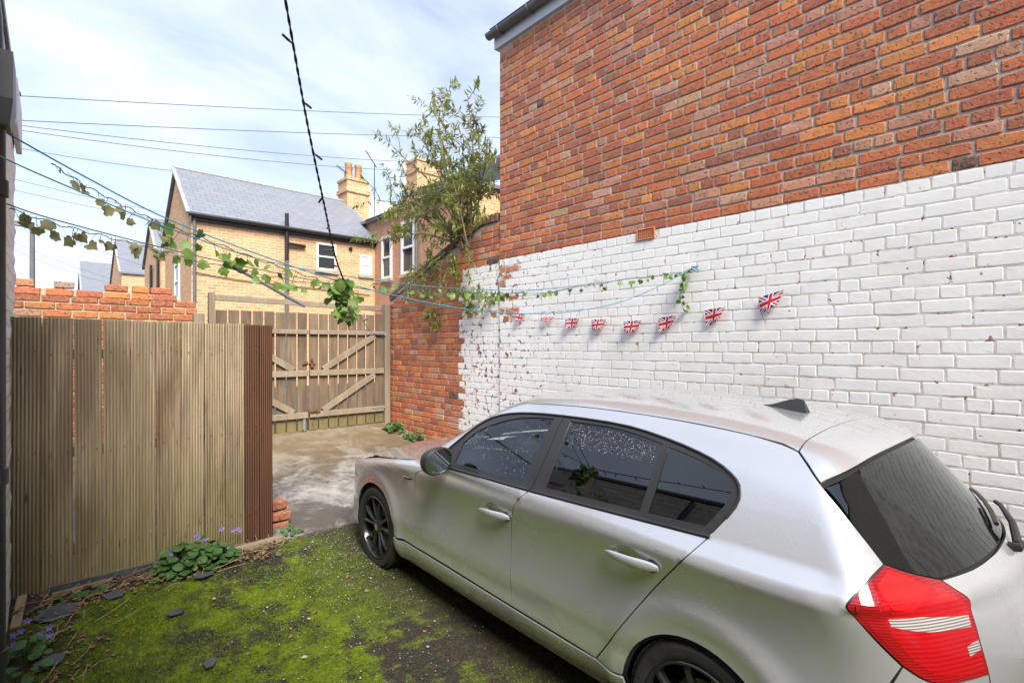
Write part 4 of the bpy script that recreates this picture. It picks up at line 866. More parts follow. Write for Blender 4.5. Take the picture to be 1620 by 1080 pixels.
# side panels
pc = M['carpaint']
ff_ = np.concatenate([R_(S_(doorF)), R_(hoodcut[::-1]), R_(S_([(.385, .70), (.42, .63), (.50, .615)])), R_(S_(arc(AF, RF, 128, 8))), R_(S_([(1.10, .345)]))]); panel('front_fender', ff_, 'roll', pc)
hand = {'front_door': (2.235, .794), 'rear_door': (3.128, .838)}
def ell(c, ra, rz, n=26, tilt=0.): return np.array([(c[0]+ra*math.cos(t)*math.cos(tilt)-rz*math.sin(t)*math.sin(tilt), c[1]+ra*math.cos(t)*math.sin(tilt)+rz*math.sin(t)) for t in np.linspace(0, 2*math.pi, n, endpoint=False)])
fd = panel('front_door', np.concatenate([R_(S_(doorF)), R_(S_(beltF[1:])), R_(S_(doorM[::-1][1:]))]), 'roll', pc, holes=[R_(S_(ell((2.225, .800), .075, .043, tilt=.03)))])
rd = panel('rear_door', np.concatenate([R_(S_(doorM)), R_(S_(beltR)), R_(S_(doorR[::-1]))]), 'roll', pc, holes=[R_(S_(ell((3.115, .845), .075, .043, tilt=.05)))])
q3 = np.concatenate([R_(S_(dlo_top)), R_(S_(doorR[::-1][1:])), R_(S_([(3.075, .345)])), R_(S_(arc(AR, RR, 171, 28))), R_(S_([(3.78, .46), (3.87, .59), (3.955, .715)])), R_(tl_side[::-1]), R_(cutlow[::-1][1:]), R_(ditch[::-1][1:]), R_(wsedge[1:])])
panel('quarter_panel', q3, 'roll', pc)
gF = spl([(2.418, .993), (1.80, .983)], 4); 
glF = np.concatenate([[(2.418, .996), (1.80, .983)], spl([(1.795, 1.09), (1.873, 1.165), (2.007, 1.229), (2.154, 1.273), (2.30, 1.293), (2.440, 1.302)], 4)])
glR = np.concatenate([[(3.122, 1.022), (2.585, 1.003)], spl([(2.563, 1.304), (2.70, 1.306), (2.843, 1.305), (3.00, 1.292), (3.122, 1.274)], 4)])
glQ = np.concatenate([[(3.163, 1.024)], spl([(3.156, 1.267), (3.269, 1.248), (3.388, 1.219), (3.443, 1.185), (3.458, 1.155), (3.449, 1.112), (3.402, 1.034)], 4)])
iM = int(np.argmin(np.abs(dlo_top[:, 0]-2.500))); bg = [(2.500, 1.3205), (2.505, 1.20), (2.505, 1.08), (2.500, .978)]
tF = np.concatenate([dlo_top[:iM], [bg[0]], bg[1:], beltF[::-1][1:-1]]); tR = np.concatenate([[bg[0]], dlo_top[iM+1:], beltR[::-1], bg[::-1][:-1]])
panel('window_trim', R_(S_(tF)), 'roll', M['trim'], holes=[R_(S_(glF))], off=-.003, shell=False, thick=.02)
panel('window_trim', R_(S_(tR)), 'roll', M['trim'], holes=[R_(S_(glR)), R_(S_(glQ))], off=-.003, shell=False, thick=.02)
for nm, gp, mt in (('window_glass', glF, 'glass'), ('window_glass', glR, 'glass_t'), ('window_glass', glQ, 'glass_t')): panel(nm, R_(S_(gp)), 'roll', M[mt], off=-.008, shell=False, gap=-.006, thick=.003)
# belt and roof-rail mouldings
for sgn in (1, -1):
    for pts, r_ in ((np.array(beltF), .0075), (np.array(beltR), .0075)):
        P = S_(pts); P = P+carN(P)*.001; MB().tube(c2w(P*[1, sgn, 1]), r_, 6).put('belt_moulding', M['trim'], car, True)
    P = S_(dlo_top[2:-3:2]); P = P+carN(P)*.0; MB().tube(c2w(P*[1, sgn, 1]), .006, 6).put('window_moulding', M['trim'], car, True)
    P = ditch[::2]+carN(ditch[::2])*-.001; MB().tube(c2w(P*[1, sgn, 1]), .0035, 5).put('roof_moulding', M['trim'], car, True)
sill = np.concatenate([R_(S_([(1.095, .340)])), R_(S_([(a, .340) for a in np.linspace(1.2, 3.0, 10)])), R_(S_([(3.08, .340), (3.09, .25), (3.04, .195)])), R_(S_([(a, .188) for a in np.linspace(2.9, 1.25, 9)])), R_(S_([(1.14, .195), (1.10, .25)]))])
panel('side_skirt', sill, 'roll', pc, off=.004)
# top panels
hl = hoodcut[:, :2]; panel('bonnet', np.concatenate([hl, [(1.36, .6), (1.30, .4), (1.26, .2), (1.25, 0), (1.26, -.2), (1.30, -.4), (1.36, -.6)], hl[::-1]*[1, -1], [(.20, -.45), (.13, -.2), (.12, 0), (.13, .2), (.20, .45)]]), 'top', pc, False, step=.045)
wl = wsedge[:, :2]; panel('windscreen', np.concatenate([wl, [(1.375, .6), (1.315, .4), (1.275, .2), (1.265, 0), (1.275, -.2), (1.315, -.4), (1.375, -.6)], wl[::-1]*[1, -1], [(1.94, -.35), (1.92, 0), (1.94, .35)]]), 'top', M['glass'], False, off=-.004, shell=False, step=.05)
dl = ditch[:, :2]; seam = np.array([(3.637, .40), (3.632, .2), (3.630, 0)]); seam2 = np.concatenate([seam, seam[:2][::-1]*[1, -1]])
panel('roof', np.concatenate([dl, seam2, dl[::-1]*[1, -1], [(1.945, -.35), (1.925, 0), (1.945, .35)]]), 'top', pc, False, step=.045)
tr_ = spl([(3.737, .629), (3.772, .56), (3.797, .46), (3.818, .30), (3.830, .15), (3.834, 0)], 5); cl = cutlow[:11, :2]
spo = np.concatenate([cl, tr_[1:], tr_[:-1][::-1]*[1, -1], cl[::-1][1:]*[1, -1], seam2[::-1][0:]]); panel('roof_spoiler', spo, 'top', pc, False, off=.003, step=.03, thick=.03, gap=.0045)
rgt = spl([(.629, 1.226), (.56, 1.246), (.46, 1.270), (.30, 1.294), (.15, 1.304), (0, 1.307)], 4); rgb = np.array([(0, .996), (.2, .992), (.347, .986), (.515, .980), (.602, 1.004), (.662, 1.031)])
rg_ = np.concatenate([rgt[:-1], rgt[::-1]*[-1, 1], rgb[::-1][:-1]*[-1, 1], rgb, [(.661, 1.08), (.655, 1.14)]]); rg_ = np.concatenate([rgt[:-1], rgt[::-1]*[-1, 1], [(-.655, 1.14), (-.661, 1.08)], rgb[::-1][:-1]*[-1, 1], rgb, [(.661, 1.08), (.655, 1.14)]])
panel('rear_window', rg_, 'rear', M['glass_t'], False, off=-.003, shell=False, step=.04, thick=.012)
ti = tl_in[:, 1:]; tg = np.concatenate([ti, rgb[3::-1][1:]-[0, .004], (rgb[1:4]-[0, .004])*[-1, 1], ti[::-1]*[-1, 1], [(-.50, .66), (-.47, .60), (0, .585), (.47, .60), (.50, .66)]]); tgp = panel('tailgate', tg, 'rear', pc, False, step=.035)
# lamps
FD = lambda P: car2dom(np.asarray(P, float), 'fan')
lamp = panel('tail_lamp', np.concatenate([FD(tl_side)[:-1], FD(tl_bot)[:-1], FD(tl_in)[:-1], FD(tl_top)[:-1]]), 'fan', M['lens_d'], off=.002, step=.02, thick=.02, oscale=1., gap=.003)
def lens_part(name, pts, mat, off):
    v, n, f = panel_geo(FD(pts), 'fan', step=.02, off=off, thick=.002, gap=0)
    for s_, par in ((1, lamp[0]), (-1, lamp[1])): o = put(name, mesh(name, c2w(v*[1, s_, 1]), f if s_ == -1 else [t[::-1] for t in f], mat, True, n2w(n*[1, s_, 1])), par)
lens_part('main_lens', [(3.945, .70, 1.0), (3.915, .765, .968), (3.935, .775, .925), (3.96, .752, .86), (4.0, .728, .805), (4.045, .69, .768), (4.09, .61, .755), (4.128, .515, .755), (4.113, .515, .82), (4.094, .508, .885), (4.082, .492, .918), (4.058, .512, .94), (4.028, .535, .962), (3.985, .61, .985)], M['lens'], .0029)
lens_part('reversing_lens', [(3.951, .762, .921), (3.995, .702, .912), (4.045, .615, .902), (4.097, .513, .893), (4.103, .525, .867), (4.032, .671, .873), (3.995, .71, .880), (3.961, .76, .890)], M['lens_w'], .0036)
lens_part('upper_lens', [(3.930, .668, 1.016), (3.915, .735, .985), (3.953, .74, .935), (3.995, .695, .925), (4.015, .58, .968), (3.975, .615, .994)], M['lens_b'], .0034)
lens_part('side_lens', [(3.905, .765, .980), (3.886, .812, .945), (3.888, .818, .926), (3.935, .782, .860), (3.985, .745, .800), (3.960, .755, .86), (3.940, .765, .93), (3.925, .755, .965)], M['lens_d'], .0034)
lens_part('fog_lens', [(4.092, .56, .822), (4.118, .515, .832), (4.123, .515, .806), (4.098, .56, .796)], M['lens_w'], .0034)
panel('lamp_gasket', np.concatenate([FD(tl_side)[:-1], FD(tl_bot)[:-1], FD(tl_in)[:-1], FD(tl_top)[:-1]]), 'fan', M['trim'], off=-.004, step=.04, gap=-.001, shell=False)
# bumpers
bl_ = FD(np.concatenate([S_([(3.700, .46), (3.78, .47)])[:1], S_([(3.79, .475), (3.875, .597), (3.962, .722)]), tl_bot, np.array([(4.142, .50, .66)]), dom2car([(.47, .593), (0, .578)], 'rear')[0]]))
blo = FD(np.concatenate([dom2car([(0, .24), (.3, .24)], 'rear')[0], S_([(4.0, .25), (3.85, .25), (3.735, .27), (3.735, .36)])]))
mir = lambda q: np.stack([math.pi-q[:, 0], q[:, 1]], 1)
panel('rear_bumper', np.concatenate([bl_, mir(bl_[:-1])[::-1], mir(blo[1:])[::-1], blo]), 'fan', pc, False, step=.04)
FF = lambda P: car2dom(np.asarray(P, float), 'ffan')
fb = np.concatenate([FF(S_([(.425, .24), (.428, .34), (.455, .44), (.495, .515), (.550, .566), (.50, .612), (.42, .627)])), [(1.0, .635), (1.3, .60), (math.pi/2, .60)]])
panel('front_bumper', np.concatenate([fb, mir(fb[:-1])[::-1], [(math.pi/2, .22)]]), 'ffan', pc, False, step=.06)
hlq = np.array([tuple(FF(S_([(.42, .63)]))[0]), tuple(FF(S_([(.385, .70)]))[0]), (.86, .725), (1.05, .70), (1.12, .645), (1.0, .64)]); panel('headlamp', hlq, 'ffan', M['lens_w'], step=.04)
for s_ in (-1, 1): panel('kidney_grille', np.array([(math.pi/2+s_*q, z) for q, z in ((.03, .62), (.03, .70), (.10, .715), (.22, .70), (.20, .63))]), 'ffan', M['trim'], False, step=.03, off=.004)
SHELL.put('added_gap_shell', M['gap'], car)
# wheels, liners, floor
def wheel(a, b0, s_, steer=0.):
    w = thing('wheel', None, None); w.parent = car; ctr = c2w(np.array([[a, 0, .302]]))[0]+clt*b0*s_-np.array([0, 0, 0]); w.location = Vector(ctr)-car.location
    R = Matrix.Rotation(math.atan2(clt[1]*s_, clt[0]*s_)+steer, 4, 'Z')   # local +x points outboard
    def emit(nm, mb, mat, sm=True):
        me = mb.mesh(nm, mat, sm); me.transform(R); o = bpy.data.objects.new(nm, me); COL.objects.link(o); o.parent = w; return o
    tp = [(.228, -.19), (.250, -.203), (.280, -.203), (.296, -.188), (.302, -.16), (.303, -.10), (.302, -.045), (.296, -.018), (.280, -.002), (.252, .0), (.233, -.006), (.226, -.014)]
    t = MB().lathe(tp, 64, 'x')
    for k in range(48):                             # shallow tread blocks
        a_ = 2*math.pi*k/48
        for x0, x1 in ((-.185, -.135), (-.125, -.078), (-.068, -.02)):
            c1, s1, c2, s2 = math.cos(a_), math.sin(a_), math.cos(a_+.10), math.sin(a_+.10); r = .3055
            t.add([(x0, r*c1, r*s1), (x1, r*c1, r*s1), (x1, r*c2, r*s2), (x0, r*c2, r*s2), (x0, .30*c1, .30*s1), (x1, .30*c1, .30*s1), (x1, .30*c2, .30*s2), (x0, .30*c2, .30*s2)], [(0, 1, 2, 3), (0, 4, 5, 1), (1, 5, 6, 2), (2, 6, 7, 3), (3, 7, 4, 0)])
    emit('tyre', t, M['rubber'])
    rim = emit('rim', MB().lathe([(.226, -.013), (.232, -.004), (.229, .0), (.221, -.001), (.215, -.010), (.208, -.05), (.200, -.12), (.19, -.18), (.215, -.19)], 64, 'x'), M['alloy'])
    sp_ = MB()
    for k in range(5):
        for d_ in (-1, 1):
            a0 = 2*math.pi*k/5+math.pi/2+d_*.10; a1 = 2*math.pi*k/5+math.pi/2+d_*.27; st = []
            for u in np.linspace(0, 1, 8):
                r = .035+.178*u; an = a0+(a1-a0)*u**1.3+d_*.12*(1-u); x = -.030+.022*math.sin(u*math.pi*.62)-.006*u; wd = .0135-.004*math.sin(u*math.pi)+.003*u; st.append((r, an, x, wd))
            b_ = len(sp_.v)
            for r, an, x, wd in st:
                c, s = math.cos(an), math.sin(an); tx, ty = -s, c
                for o_, dx_ in ((-1, -.024), (-1, -.004), (-.45, .004), (.45, .004), (1, -.004), (1, -.024)): sp_.v.append((x+dx_, r*c+tx*wd*o_, r*s+ty*wd*o_))
            for i in range(7):
                for j in range(6): p = b_+i*6+j; q = b_+i*6+(j+1) % 6; sp_.f.append((p, q, q+6, p+6)); sp_.mi.append(0)
    o = emit('spoke', sp_, M['alloy']); o.name = 'spokes'
    emit('hub', MB().lathe([(.0, -.012), (.028, -.012), (.036, -.018), (.060, -.028), (.066, -.05)], 32, 'x'), M['alloy'])
    em = emit('emblem', MB().lathe([(.0, -.0105), (.022, -.0105), (.026, -.0118)], 24, 'x'), M['chrome'])
    emit('brake_disc', MB().lathe([(.05, -.075), (.148, -.075), (.148, -.095), (.05, -.095)], 40, 'x'), M['disc'])
    emit('brake_backing', MB().lathe([(.0, -.15), (.20, -.15)], 32, 'x'), M['gap'])
    return w
for s_ in (1, -1): wheel(.755, .838, s_, .02 if s_ == 1 else .02); wheel(3.405, .842, s_)
for c_a, rr_l in ((AF, RF+.012), (AR, RR+.012)):
    for s_ in (1, -1):
        pr = [(c_a[0]+rr_l*math.cos(t), c_a[1]+rr_l*math.sin(t)) for t in np.linspace(-.15, math.pi+.15, 25)]; A0 = c2w(np.array([(a, .815*s_, z) for a, z in pr])); A1 = c2w(np.array([(a, .50*s_, z) for a, z in pr])); n_ = len(pr)
        MB().add(list(A0)+list(A1), [(i, i+1, n_+i+1, n_+i) for i in range(n_-1)]+[tuple(range(n_, 2*n_))]).put('wheel_arch_liner', M['gap'], car)
def cbox(mb, a0, a1, b0, b1, z0, z1, r=.02):
    k = MB().bbox((a0, b0, z0), (a1, b1, z1), r); mb.add(list(c2w(np.array(k.v))), k.f); return mb
cbox(MB(), .5, 4.05, -.72, .72, .17, .30).put('underbody', M['gap'], car)
inn = MB(); cbox(inn, 1.15, 1.75, -.70, .70, .55, .93, .06); cbox(inn, 1.3, 3.9, -.74, .74, .28, .36); cbox(inn, 3.45, 3.95, -.60, .60, .36, .92, .05); inn.put('dashboard', M['seat'], car)
def seat(b0, b1, a, nm='seat'):
    k = MB(); cbox(k, a-.52, a, b0, b1, .42, .60, .05); base = len(k.v)
    q = MB().bbox((-.06, b0, 0), (.08, b1, .60), .045); k.add(list(c2w(np.array([(a-.02+x+z*.30, y, .55+z) for x, y, z in q.v]))), q.f)
    so = k.put(nm, M['seat'], car, True); q = MB().bbox((-.04, (b0+b1)/2-.12, .63), (.06, (b0+b1)/2+.12, .80), .04); h_ = MB().add(list(c2w(np.array([(a-.02+x+z*.28, y, .55+z) for x, y, z in q.v]))), q.f); put('headrest', h_.mesh('headrest', M['seat'], True), so)
seat(.14, .62, 2.45); seat(-.62, -.14, 2.45); seat(.05, .62, 3.25); seat(-.62, -.05, 3.25)
ring = [(1.83+.05*math.sin(t)*-1, -.36+.185*math.cos(t), .92+.175*math.sin(t)) for t in np.linspace(0, 2*math.pi, 29)]
k = MB().tube(c2w(np.array(ring)), .016, 8); k.tube(c2w(np.array([(1.82, -.52, .92), (1.80, -.36, .91), (1.82, -.20, .92)])), .022, 8); k.put('steering_wheel', M['trim'], car, True)
ring = [(1.83-.05*math.sin(t), .36+.185*math.cos(t), .90+.175*math.sin(t)) for t in np.linspace(0, 2*math.pi, 29)]
# door mirrors
for s_ in (1, -1):
    v = []; f = []; n1, n2 = 20, 9
    for i in range(n2):
        u = i/(n2-1); w = math.sqrt(max(0, 1-(1-u)**2.2)) if i else .02
        for k in range(n1):
            t = 2*math.pi*k/n1; cb, cz = math.copysign(abs(math.cos(t))**.85, math.cos(t)), math.copysign(abs(math.sin(t))**.85, math.sin(t))
            v.append((1.71+.12*u, (.945+.012*(1-u)+.092*cb*w), 1.012+(.078*cz-.012*cb)*w))
    f = [(i*n1+k, i*n1+(k+1) % n1, (i+1)*n1+(k+1) % n1, (i+1)*n1+k) for i in range(n2-1) for k in range(n1)]+[tuple(range(n1))]
    L0 = (n2-1)*n1; vv = np.array(v); b0 = len(v); last = vv[L0:L0+n1]; cen = last.mean(0)
    rim_ = cen+(last-cen)*.90; v += list(rim_+[.004, 0, 0]); f += [(L0+k, L0+(k+1) % n1, b0+(k+1) % n1, b0+k) for k in range(n1)]
    dp_ = cen+(last-cen)*.86; v += list(dp_+[-.012, 0, 0]); f += [(b0+k, b0+(k+1) % n1, b0+n1+(k+1) % n1, b0+n1+k) for k in range(n1)]
    k_ = MB().add(list(c2w(np.array(v)*[1, s_, 1])), f); mo = k_.put('door_mirror', M['trim'], car, True)
    gl_ = cen+(last-cen)*.865+np.array([-.008, 0, 0]); gl_[:, 0] += (gl_[:, 1]-cen[1])*-.16; put('mirror_glass', mesh('mirror_glass', c2w(gl_*[1, s_, 1]), [tuple(range(n1)) if s_ > 0 else tuple(range(n1))[::-1]], M['mirror']), mo)
    arm = MB().tube(c2w(np.array([(1.74, .80, .965), (1.75, .86, .968), (1.755, .91, .975)])*[1, s_, 1]), [.035, .028, .03], 10); put('mirror_arm', arm.mesh('mirror_arm', M['trim'], True), mo)
    # side indicator
    P = S_(ell((1.297, .791), .052, .0115, 18, .06)); P = P+carN(P)*.004; c_ = P.mean(0)+np.array([0, .004, 0]); v = [c_]+list(P)+list(P-[0, .012, 0]); m_ = len(P)
    MB().add(list(c2w(np.array(v)*[1, s_, 1])), [(0, 1+i, 1+(i+1) % m_) for i in range(m_)]+[(1+i, 1+m_+i, 1+m_+(i+1) % m_, 1+(i+1) % m_) for i in range(m_)]).put('side_indicator', M['trim'], car, True)
    P = S_([(1.25, .794), (1.30, .797), (1.34, .799)]); MB().tube(c2w((P+[0, .008, 0])*[1, s_, 1]), .0035, 6).put('indicator_strip', M['chrome'], car, True)
    # handles and their bowls
    for (ca_, cz_, tl_), dr in (((2.235, .792, .055), fd), ((3.128, .839, .045), rd)):
        hx = ca_-.010; E2 = ell((hx, cz_+.007), .075, .043, 26, tl_*.6); P = S_(E2); N2 = carN(P); rings = []
        c0 = S_([(hx, cz_+.007)])[0]
        for sc_, dep in ((1., 0.), (.93, .007), (.75, .016), (.45, .021), (.12, .022)): rings.append(c0+(P-c0)*sc_-N2*dep)
        v = np.concatenate(rings); m_ = len(P); f = [(i*m_+k, i*m_+(k+1) % m_, (i+1)*m_+(k+1) % m_, (i+1)*m_+k) for i in range(4) for k in range(m_)]+[tuple(range(4*m_, 5*m_))]
        par = dr[0 if s_ == 1 else 1]; put('handle_bowl', MB().add(list(c2w(v*[1, s_, 1])), f).mesh('handle_bowl', pc, True), par)
        st = []; 
        for u in np.linspace(0, 1, 13):
            a_ = ca_-.132+.262*u; z_ = cz_+tl_*(a_-ca_)+.004; o_ = .015+.022*math.sin(math.pi*min(1, u*.9+.08)); w_ = .0185*math.sqrt(max(.02, 1-(2*abs(u-.53))**4)); w_ *= .80+.28*u if u < .8 else 1.02; st.append((a_, z_, o_, w_))
        v = []; nb = 12
        for a_, z_, o_, w_ in st:
            p = S_([(a_, z_)])[0]
            for k in range(nb): t = 2*math.pi*k/nb; v.append((p[0], p[1]+o_-.006+.0115*math.cos(t)*(w_/.0165), p[2]+w_*1.15*math.sin(t)))
        f = [(i*nb+k, i*nb+(k+1) % nb, (i+1)*nb+(k+1) % nb, (i+1)*nb+k) for i in range(12) for k in range(nb)]+[tuple(range(nb))[::-1], tuple(range(12*nb, 13*nb))]
        put('door_handle', MB().add(list(c2w(np.array(v)*[1, s_, 1])), f).mesh('door_handle', pc, True), par)
        pe = S_([(ca_+.062, cz_)])[0]; bs = MB().tube(c2w(np.array([(ca_+.10+.0, pe[1]-.012, cz_+.009), (ca_+.10, pe[1]+.012, cz_+.009)])*[1, s_, 1]), .025, 14); put('handle_base', bs.mesh('handle_base', M['trim'], True), par)
# roof aerial fin
v = []; st = 15
for i in range(st):
    u = i/(st-1); a_ = 3.285+.195*u; hgt = .004+.054*math.sin(min(1, u*1.15)*math.pi*.5)**1.7; w_ = .006+.026*math.sin(math.pi*min(.98, .12+u*.62)); zb = float(T3([(a_, 0)])[0, 2])
    lean = .0 if u < .9 else -.0
    for q, hq in ((-1, 0), (-.85, .3), (-.45, .75), (-.12, 1), (.12, 1), (.45, .75), (.85, .3), (1, 0)): v.append((a_-.018*hq*u**6, q*w_*(1-.35*hq), zb-.001+hgt*hq))
f = [(i*8+k, i*8+k+1, (i+1)*8+k+1, (i+1)*8+k) for i in range(st-1) for k in range(7)]+[tuple(range(8)), tuple(range((st-1)*8, st*8))[::-1]]
MB().add(list(c2w(np.array(v))), f).put('roof_aerial', M['trim'], car, True)
# rear wiper and emblem
wp = MB().tube(c2w(np.array([(4.135, -.03, .975), (4.16, -.03, .978), (4.165, -.06, .985)])), .017, 10); wp.tube(c2w(np.array([(4.16, -.04, .985), (4.135, -.16, 1.03), (4.09, -.29, 1.06), (4.07, -.33, 1.062)])), [.015, .012, .009, .008], 8)
bl2 = dom2car([(-.10, 1.025), (-.22, 1.04), (-.34, 1.05), (-.46, 1.05), (-.56, 1.045)], 'rear')[0]; wp.tube(c2w(bl2+[.010, 0, .004]), .008, 6); wo2 = wp.put('rear_wiper', M['trim'], car, True)
P0 = dom2car([(0., .872)], 'rear')[0][0]; N0 = carN(P0[None])[0]; U0 = np.array([0, 1., 0]); V0 = np.cross(N0, U0)
def disc(r0, r1, a0, a1, h): 
    n = max(3, int((a1-a0)/.15)); q = []
    for r in (r0, r1): q += [P0+N0*h+(U0*math.cos(t)+V0*math.sin(t))*r for t in np.linspace(a0, a1, n)]
    return q, [(i, i+1, n+i+1, n+i) for i in range(n-1)]
bd = MB(); q, f = disc(.026, .041, 0, 2*math.pi, .006); bd.add(list(c2w(np.array(q))), f, 0); q, f = disc(.0405, .0415, 0, 2*math.pi, .001); q2, _ = disc(.041, .041, 0, 2*math.pi, .006); 
for kq in range(4): q, f = disc(.001, .026, kq*math.pi/2, (kq+1)*math.pi/2, .0055); bd.add(list(c2w(np.array(q))), f, 1 if kq % 2 else 2)
q, f = disc(.041, .043, 0, 2*math.pi, .006); bd.add(list(c2w(np.array(q))), f, 3); bd.put('emblem', [M['trim'], M['blue'], M['upvc'], M['chrome']], car)
pn = dom2car([(.26, .70), (-.26, .70), (-.26, .60), (.26, .60)], 'rear')[0]+[.012, 0, 0]; put('number_plate', mesh('number_plate', c2w(pn), [(0, 1, 2, 3)], pm('plate_yellow', (.55, .42, .02), (.58, .45, .03), 4, .4, 0)), car)
# rain drops on the glass and roof
def drops(poly, kind, n, off, zmin=None):
    poly = np.array(poly); lo, hi = poly.min(0), poly.max(0); Q = RNG.uniform(lo, hi, (n*3, 2)); Q = Q[in_poly(Q, poly)][:n]; P, _ = dom2car(Q, kind); Nn = carN(P); mb = MB()
    for p, nv in zip(P, Nn):
        r = RNG.choice([.0013, .0018, .0026], p=[.5, .38, .12]); t1 = np.cross(nv, [0, 0, 1.]); t1 /= np.linalg.norm(t1)+1e-9; t2 = np.cross(nv, t1); c0 = p+nv*off
        mb.add(list(c2w(np.array([c0+(t1*math.cos(t)+t2*math.sin(t))*r for t in np.linspace(0, 2*math.pi, 7)[:-1]]+[c0+nv*r*.7]))), [(i, (i+1) % 6, 6) for i in range(6)])
    return mb
dA = drops(R_(S_(np.concatenate([glF[2:10], [(1.9, 1.08), (2.3, 1.12)]]))), 'roll', 260, -.0075); d2 = drops(R_(S_([(2.6, 1.19), (2.57, 1.295), (2.85, 1.295), (3.1, 1.265), (3.1, 1.20)])), 'roll', 420, -.0075); dA.add(d2.v, d2.f)
d2 = drops(R_(S_([(1.85, .99), (1.85, 1.12), (2.4, 1.28), (2.4, 1.0)])), 'roll', 160, -.0075); dA.add(d2.v, d2.f)
d2 = drops(np.array([(3.2, -.4), (3.2, .5), (3.8, .5), (3.8, -.4)]), 'top', 220, .001); dA.add(d2.v, d2.f); d2 = drops(R_(S_([(1.6, .86), (1.6, .93), (3.3, .99), (3.3, .92)])), 'roll', 220, .0002); dA.add(d2.v, d2.f)
ob = dA.put('rain_drops', M['drop'], car, True); ob['kind'] = 'stuff'
# ---------------------------------------------------------------- washing lines, garlands, bunting, light string
def line(name, label, cat, pts, r, mat, n=7, group=None):
    o = MB().tube(spl(pts, 7), r, n).put(name, mat); tag(o, label, cat, group); return o
LA = [(-.16, 2.67, 2.52), (-.12, 2.65, 2.49), (.10, 2.625, 2.372), (.36, 2.60, 2.25), (.74, 2.55, 2.125), (1.10, 2.50, 2.03), (1.6, 2.44, 1.945), (2.1, 2.38, 1.91), (2.6, 2.32, 1.935), (3.1, 2.26, 2.02), (3.6, 2.20, 2.185), (3.985, 2.15, 2.345)]
LB = [(-.16, 2.45, 2.36), (.0, 2.46, 2.30), (.37, 2.50, 2.185), (.78, 2.60, 2.11), (1.3, 2.66, 2.08), (1.9, 2.75, 2.085), (2.6, 2.86, 2.13), (3.3, 2.96, 2.21), (3.985, 3.06, 2.34)]
LC = [(-.16, 2.75, 2.26), (.0, 2.76, 2.215), (.40, 2.80, 2.15), (.83, 2.85, 2.10), (1.4, 2.95, 2.06), (2.0, 3.05, 2.06), (2.8, 3.2, 2.12), (3.4, 3.35, 2.19), (3.985, 3.49, 2.30)]
line('washing_line', 'blue washing line sagging lowest, tied to the hook with the hanging ivy', 'washing line', LA, .0032, M['rope_blue'])
line('washing_line', 'washing line ending on the white wall just below the air brick', 'washing line', LB, .0026, M['rope_blue'])
line('washing_line', 'washing line ending on the white wall nearest the flaking paint', 'washing line', LC, .0026, M['rope_dark'])
LV = [(0, 0), (.20, -.10), (.40, -.02), (.50, .14), (.42, .30), (.52, .44), (.40, .58), (.24, .66), (.10, .84), (0, 1.0)]
IVO = [(x, y) for x, y in LV]+[(-x, y) for x, y in LV[-2:0:-1]]
def leaf_mesh(name, outline, mat, fold=.18, curl=.15):
    v = [(x, y, abs(x)*fold-curl*y*y*.6) for x, y in outline]; n = len(v); mid = [(0, t, -curl*t*t*.6-.01) for t in (.15, .38, .65)]
    h = n//2; f = []; allv = v+mid; R = list(range(1, h)); Lf = list(range(h+1, n))[::-1]; spine = [0, n, n+1, n+2, h]
    def strip(side, rev):
        m = len(side)
        for i, k in enumerate([0]+side[:-1]):
            a, b = ([0]+side)[i], side[i]; s_ = spine[1+min(2, int(3*i/m))]; f.append((a, b, s_) if not rev else (b, a, s_))
        for j in range(1, 3):
            i = int(math.ceil(m*j/3)); q = ([0]+side)[min(i, m)]; f.append((spine[j], q, spine[j+1]) if not rev else (q, spine[j], spine[j+1]))
        f.append((side[-1], h, spine[3]) if not rev else (h, side[-1], spine[3]))
    strip(R, False); strip(Lf, True); return mesh(name, allv, f, mat, True)
IVM = [leaf_mesh('ivy_leaf', IVO, M['ivy'], .25, .2), leaf_mesh('ivy_leaf', IVO, M['ivy'], -.2, .35), leaf_mesh('ivy_leaf', IVO, M['ivy'], .45, -.1)]
IVF = [leaf_mesh('ivy_leaf', IVO, M['ivy_faded'], .3, .2), leaf_mesh('ivy_leaf', IVO, M['ivy_faded'], -.25, .3), leaf_mesh('ivy_leaf', IVO, M['ivy_faded'], .5, -.1)]
def orient(o, d, up, s):
    d = Vector(d).normalized(); u = Vector(up); x = d.cross(u)
    if x.length < 1e-3: x = d.cross(Vector((1, 0, .2)))
    x.normalize(); z = x.cross(d); R = Matrix((x, d, z)).transposed().to_4x4(); o.rotation_euler = R.to_euler(); o.scale = (s, s, s)
def garland(label, path, n, size, meshes, hang=.05, group=None, spread=.03, vine_r=.0022, facecam=.7):
    P = spl(path, 10); t = thing('ivy_garland', label, 'garland', tuple(P[0]), group)
    MB().tube([p+np.array([rnd(-1, 1)*.004, rnd(-1, 1)*.004, -.006+.005*math.sin(i*.5)]) for i, p in enumerate(P)], vine_r, 5).put('vine', M['rope_dark'], t)
    tw = MB()
    for i in range(n):
        p = P[int(len(P)*(i+rnd(.1, .9))/n) % len(P)]; q = p+np.array([rnd(-spread, spread), rnd(-spread, spread), -rnd(.2, 1)*hang+.01])
        tw.tube([p, (p+q)/2+np.array([0, 0, .006]), q], .0011, 4)
        o = bpy.data.objects.new('leaf', random.choice(meshes)); COL.objects.link(o); o.parent = t; o.location = Vector(q)-t.location
        cam_d_ = Vector(CV-q).normalized(); up = cam_d_*facecam+Vector((rnd(-.8, .8), rnd(-.8, .8), rnd(-.2, .8))); orient(o, (rnd(-.9, .9), rnd(-.9, .9), rnd(-1.1, .15)), up, size*rnd(.75, 1.25))
    tw.put('leaf_stalk', M['rope_dark'], t)['kind'] = 'stuff'; return t
